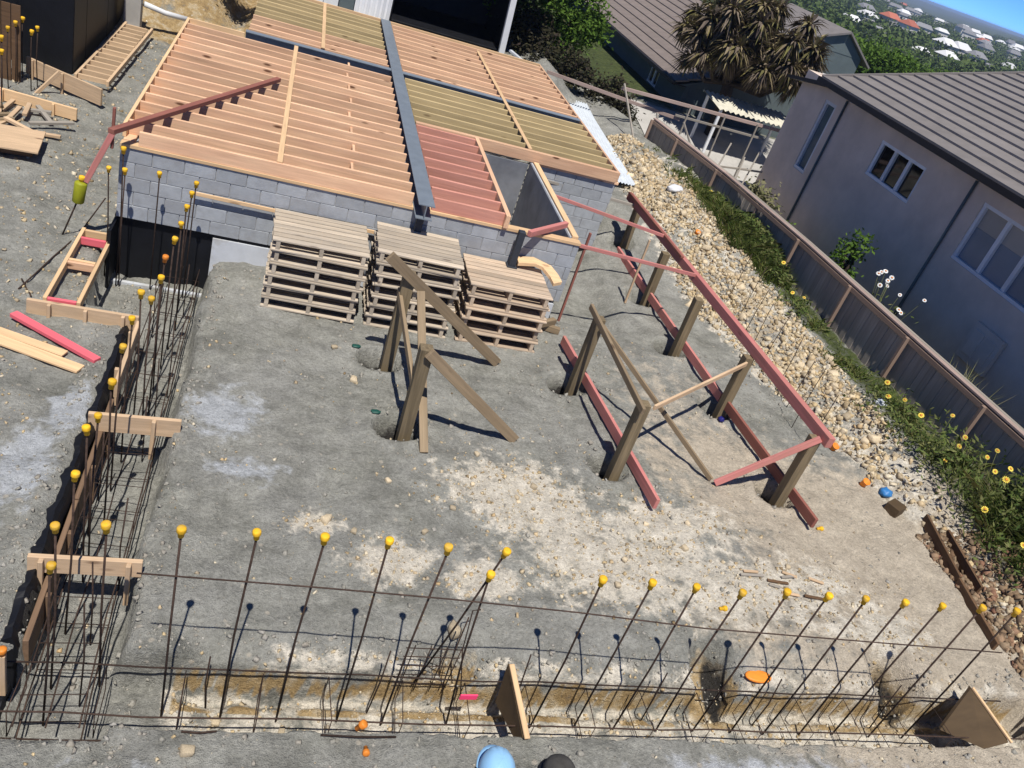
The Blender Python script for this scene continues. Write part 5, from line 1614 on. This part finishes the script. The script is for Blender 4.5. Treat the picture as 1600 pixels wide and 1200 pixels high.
rr = random.Random(5)
HG = 'small houses scattered over the distant hillside'
HL = {'roof_white': 'tiny distant house with a pale roof among the hillside trees', 'roof_red': 'tiny distant house with a red roof among the hillside trees', 'roof_grey': 'tiny distant house with a grey roof among the hillside trees'}
spots = []
for (az, d, w, rm) in ((32.2, 360, 7, 'roof_white'), (33.0, 430, 8, 'roof_white'), (34.2, 480, 9, 'roof_red'), (35.3, 450, 9, 'roof_red'), (37.6, 400, 9, 'roof_white'), (38.4, 430, 9, 'roof_white'), (36.6, 330, 6, 'roof_white'), (39.4, 420, 8, 'roof_grey'), (40.3, 400, 6, 'roof_grey'), (38.0, 330, 6, 'roof_white'), (33.8, 340, 6, 'roof_grey')):
    spots.append((az, d, w, rm))
for k in range(70):
    spots.append((rr.uniform(30, 43), rr.uniform(420, 1000) * rr.choice((1, 1, 1.6)), rr.uniform(7, 10), rr.choice(('roof_white', 'roof_grey', 'roof_grey', 'roof_red', 'roof_white', 'roof_white'))))
hxy = []
for (az, d, w, rm) in spots:
    x, y = at(az, d)
    z = hz(x, y)
    hxy.append((x, y))
    e = empty('distant_house', (x, y, z), HL[rm], 'house', HG)
    a = rr.uniform(-0.6, 0.6)
    l_, hgt = w * rr.uniform(0.6, 0.8), w * rr.uniform(0.5, 0.75)
    M = Matrix.Translation((x, y, z)) @ Matrix.Rotation(a, 4, 'Z')
    wk = ('wall_far', round(w), round(l_), round(hgt))
    bx = [(-w / 2, w / 2, -l_ / 2, l_ / 2, -3.0, hgt)]
    V = [(-w / 2, -l_ / 2, -3), (w / 2, -l_ / 2, -3), (w / 2, l_ / 2, -3), (-w / 2, l_ / 2, -3), (-w / 2, -l_ / 2, hgt), (w / 2, -l_ / 2, hgt), (w / 2, l_ / 2, hgt), (-w / 2, l_ / 2, hgt)]
    put('wall', mesh_from('wall', V, [(3, 2, 1, 0), (4, 5, 6, 7), (0, 1, 5, 4), (1, 2, 6, 5), (2, 3, 7, 6), (3, 0, 4, 7)], 'wall_far'), M, e)
    o_ = 0.5
    V = [(-w / 2 - o_, -l_ / 2 - o_, hgt - 0.1), (w / 2 + o_, -l_ / 2 - o_, hgt - 0.1), (w / 2 + o_, l_ / 2 + o_, hgt - 0.1), (-w / 2 - o_, l_ / 2 + o_, hgt - 0.1), (-w / 2 + 1, 0, hgt + l_ * 0.32), (w / 2 - 1, 0, hgt + l_ * 0.32)]
    put('roof', mesh_from('roof', V, [(3, 2, 1, 0), (0, 1, 5, 4), (2, 3, 4, 5), (1, 2, 5), (3, 0, 4)], rm), M, e)
    for q in (-0.25, 0.25):
        put('window', box_mesh(1.5, 0.1, 1.2, 'pane_dark'), M @ Matrix.Translation((q * w, -l_ / 2 - 0.04, hgt * 0.55)), e)
hxy = np.array(hxy)
TP, TS = [], []
while len(TP) < 3600:
    az = rr.uniform(28, 45)
    d = 170 * math.exp(rr.random() ** 0.8 * math.log(1500 / 170.0))
    x, y = at(az, d)
    dd = np.hypot(hxy[:, 0] - x, hxy[:, 1] - y).min()
    # keep a clear sight line in front of the houses
    if dd < 7 or (d < 130 and rr.random() < 0.35):
        continue
    rel = np.abs(np.degrees(np.arctan2(hxy[:, 0], hxy[:, 1])) - az) < np.degrees(np.arctan(6.0 / np.hypot(hxy[:, 0], hxy[:, 1])))
    nearer = (np.hypot(hxy[:, 0], hxy[:, 1]) - d)
    if np.any(rel & (nearer > 0) & (nearer < 60)) and rr.random() < 0.82:
        continue
    TP.append((x, y))
    TS.append(rr.uniform(1.6, 4.2) * (0.75 if d < 260 else 1.1))
TP, TS = np.array(TP), np.array(TS)
tz = terrain(TP[:, 0], TP[:, 1])[0]
nq = 70
u = RS.normal(size=(len(TP), nq, 3))
u /= np.linalg.norm(u, axis=2)[:, :, None]
C = np.stack([TP[:, 0], TP[:, 1], tz + TS * 0.75], -1)[:, None] + u * (TS[:, None, None] * np.array([1.0, 1.0, 0.85])) * (0.55 + 0.45 * RS.rand(len(TP), nq, 1))
V, F = quads(C.reshape(-1, 3), np.repeat(TS, nq) * 0.17, 1.5, 0.7)
tag(put('tree_cover', mesh_np('tree_cover', V, F, 'leaf_far')), 'distant tree cover spread over the hillside suburb', 'trees', kind='stuff')

# ------------------------------------------------------------------ two workers seen from behind at the bottom edge
def person(loc, hgt, shirt, hatk, label, turn):
    e = empty('person', loc, label, 'person')
    k = hgt / 1.78
    P = {'pel': (0, 0, 0.95), 'wst': (0, 0.01, 1.10), 'chs': (0, 0.0, 1.32), 'nkb': (0, -0.01, 1.47), 'nkt': (0, 0.015, 1.55), 'hd0': (0, 0.03, 1.63), 'hd1': (0, 0.02, 1.71)}
    V = [P[q] for q in ('pel', 'wst', 'chs', 'nkb', 'nkt', 'hd0', 'hd1')]
    Rr = [(0.16, 0.115), (0.15, 0.11), (0.175, 0.125), (0.075, 0.07), (0.058, 0.06), (0.072, 0.085), (0.075, 0.09)]
    E = [(0, 1), (1, 2), (2, 3), (3, 4), (4, 5), (5, 6)]
    for s in (-1, 1):
        o_ = len(V)
        V += [(s * 0.17, -0.01, 1.42), (s * 0.235, -0.02, 1.15), (s * 0.20, 0.16, 0.98), (s * 0.16, 0.25, 0.97), (s * 0.14, 0.33, 0.98)]
        Rr += [(0.065, 0.065), (0.045, 0.045), (0.035, 0.035), (0.036, 0.02), (0.03, 0.014)]
        E += [(2, o_), (o_, o_ + 1), (o_ + 1, o_ + 2), (o_ + 2, o_ + 3), (o_ + 3, o_ + 4)]
        for f in range(4):
            q = len(V)
            V += [(s * (0.115 + 0.021 * f), 0.365, 0.975), (s * (0.115 + 0.021 * f), 0.40 + 0.008 * (1.5 - abs(f - 1.5)), 0.945)]
            Rr += [(0.0095, 0.0095), (0.008, 0.008)]
            E += [(o_ + 4, q), (q, q + 1)]
        q = len(V)
        V += [(s * 0.115, 0.27, 0.99), (s * 0.085, 0.31, 0.98)]
        Rr += [(0.012, 0.012), (0.009, 0.009)]
        E += [(o_ + 3, q), (q, q + 1)]
        o_ = len(V)
        V += [(s * 0.10, 0, 0.86), (s * 0.11, 0.02, 0.50), (s * 0.115, -0.02, 0.12), (s * 0.12, -0.01, 0.06), (s * 0.13, 0.14, 0.04)]
        Rr += [(0.095, 0.10), (0.062, 0.066), (0.045, 0.048), (0.05, 0.05), (0.042, 0.035)]
        E += [(0, o_), (o_, o_ + 1), (o_ + 1, o_ + 2), (o_ + 2, o_ + 3), (o_ + 3, o_ + 4)]
    me = bpy.data.meshes.new('body')
    me.from_pydata(V, E, [])
    ob = bpy.data.objects.new('body_tmp', me)
    COL.objects.link(ob)
    m1_ = ob.modifiers.new('skin', 'SKIN')
    for i, v in enumerate(me.skin_vertices[0].data):
        v.radius = Rr[i]
        v.use_root = (i == 0)
    m2_ = ob.modifiers.new('sub', 'SUBSURF')
    m2_.levels = m2_.render_levels = 2
    dg = bpy.context.evaluated_depsgraph_get()
    nm_ = bpy.data.meshes.new_from_object(ob.evaluated_get(dg))
    nm_.name = 'body'
    bpy.data.objects.remove(ob)
    nm_.materials.clear()
    for q in (shirt, 'trousers', 'skin', 'black_plastic'):
        nm_.materials.append(MATS[q])
    for p in nm_.polygons:
        c = p.center
        p.use_smooth = True
        if c.z > 1.49 or (c.z < 1.15 and (abs(c.x) > 0.165 or c.y > 0.17) and c.z > 0.88):
            p.material_index = 2
        elif c.z < 0.11:
            p.material_index = 3
        elif c.z < 0.97:
            p.material_index = 1
    M = Matrix.Translation(loc) @ Matrix.Rotation(turn, 4, 'Z') @ Matrix.Scale(k, 4)
    put('body', nm_, M, e)
    HM = M @ Matrix.Translation((0, 0.025, 1.66))
    # face: nose, eyes, mouth, ears
    put('nose', lathe_mesh('nose', [(0.016, 0), (0.013, 0.02), (0.004, 0.045)], 'skin', 8), HM @ Matrix.Translation((0, 0.10, -0.035)), e)
    for s in (-1, 1):
        put('eye', lathe_mesh('eye', [(0.004, -0.008), (0.011, 0), (0.004, 0.008)], 'white_paint', 8), HM @ Matrix.Translation((s * 0.032, 0.092, 0.0)), e)
        put('ear', lathe_mesh('ear', [(0.012, -0.028), (0.022, 0), (0.014, 0.028)], 'skin', 8), HM @ Matrix.Translation((s * 0.083, 0.0, -0.01)) @ Matrix.Diagonal((0.5, 1, 1, 1)), e)
    put('mouth', box_mesh(0.045, 0.01, 0.008, 'shirt_maroon'), HM @ Matrix.Translation((0, 0.092, -0.065)), e)
    put('hair', lathe_mesh('hair', [(0.082, -0.05), (0.094, -0.01), (0.095, 0.03), (0.07, 0.075), (0.02, 0.09)], 'hair', 16), HM @ Matrix.Translation((0, -0.018, 0.0)) @ Matrix.Diagonal((0.98, 1.08, 1, 1)), e)
    HT = HM @ Matrix.Translation((0, 0.0, 0.015))
    if hatk == 'hard':
        V, F = [], []
        sg = 40
        prof = [(1.0, 0.0), (1.0, 0.03), (0.97, 0.06), (0.88, 0.09), (0.70, 0.118), (0.45, 0.135), (0.18, 0.142), (0.01, 0.143)]
        for (r_, z_) in prof:
            for q in range(sg):
                a = 2 * math.pi * q / sg
                x_, y_ = 0.112 * r_ * math.cos(a), 0.137 * r_ * math.sin(a)
                rid = 0.006 if (abs(x_) < 0.014 or 0.035 < abs(x_) < 0.052) and r_ < 0.98 else 0.0
                V.append((x_, y_, z_ + rid))
        for i in range(len(prof) - 1):
            for q in range(sg):
                F.append((i * sg + q, i * sg + (q + 1) % sg, (i + 1) * sg + (q + 1) % sg, (i + 1) * sg + q))
        hat = put('hard_hat', mesh_from('hard_hat', V, F, 'hat_blue', True), HT, e)
        V, F = [], []
        for q in range(sg):
            a = 2 * math.pi * q / sg
            ext = 0.010 + 0.045 * max(0, math.sin(a)) ** 2
            V += [(0.112 * math.cos(a), 0.137 * math.sin(a), 0.002), ((0.112 + ext * 0.7) * math.cos(a), (0.137 + ext) * math.sin(a), -0.004), ((0.112 + ext * 0.7) * math.cos(a), (0.137 + ext) * math.sin(a), -0.008), (0.108 * math.cos(a), 0.133 * math.sin(a), -0.004)]
        for q in range(sg):
            for j in range(4):
                F.append((q * 4 + j, q * 4 + (j + 1) % 4, ((q + 1) % sg) * 4 + (j + 1) % 4, ((q + 1) % sg) * 4 + j))
        put('brim', mesh_from('brim', V, F, 'hat_blue', True), HT, hat)
        for s in (-1, 1):
            Mx = HT @ Matrix.Translation((s * 0.098, 0.0, -0.035)) @ Matrix.Rotation(s * math.pi / 2, 4, 'Y')
            put('ear_muff', lathe_mesh('ear_muff', [(0.030, 0), (0.042, 0.006), (0.042, 0.022), (0.028, 0.032)], 'black_plastic', 14), Mx, hat)
    else:
        prof = [(0.100, 0.0), (0.106, 0.03), (0.102, 0.07), (0.085, 0.105), (0.05, 0.125), (0.01, 0.13)]
        hat = put('sun_hat', lathe_mesh('sun_hat', prof, 'hat_dark', 24), HT @ Matrix.Diagonal((1.0, 1.15, 1, 1)), e)
        put('brim', lathe_mesh('brim', [(0.098, 0.004), (0.128, -0.012), (0.131, -0.017), (0.125, -0.019), (0.096, -0.004)], 'black_plastic', 24), HT @ Matrix.Diagonal((1.0, 1.12, 1, 1)), hat)
    return e


person((1.76, 2.66, hz(1.76, 2.66)), 1.72, 'shirt_navy', 'hard', 'worker in a light blue hard hat with black ear muffs, seen from above', -0.1)
person((2.15, 2.63, hz(2.15, 2.63)), 1.71, 'shirt_maroon', 'hat', 'worker in a dark grey hat beside the blue hard hat, seen from above', 0.15)

# ------------------------------------------------------------------ air
m = bpy.data.materials.new('haze')
m.use_nodes = True
t = m.node_tree
t.nodes.remove(t.nodes['Principled BSDF'])
pv = t.nodes.new('ShaderNodeVolumePrincipled')
pv.inputs['Color'].default_value = (0.60, 0.74, 0.95, 1)
pv.inputs['Density'].default_value = 0.00030
pv.inputs['Anisotropy'].default_value = 0.2
t.links.new(pv.outputs[0], t.nodes['Material Output'].inputs['Volume'])
MATS['haze'] = m
zlo, zhi = float(gz.min()) - 1.0, max(7.5, float(gz.max()) + 1.0)
o = joined('haze', [(-5600, 6700, -900, 7700, zlo, zhi)], 'haze')
tag(o, kind='stuff')
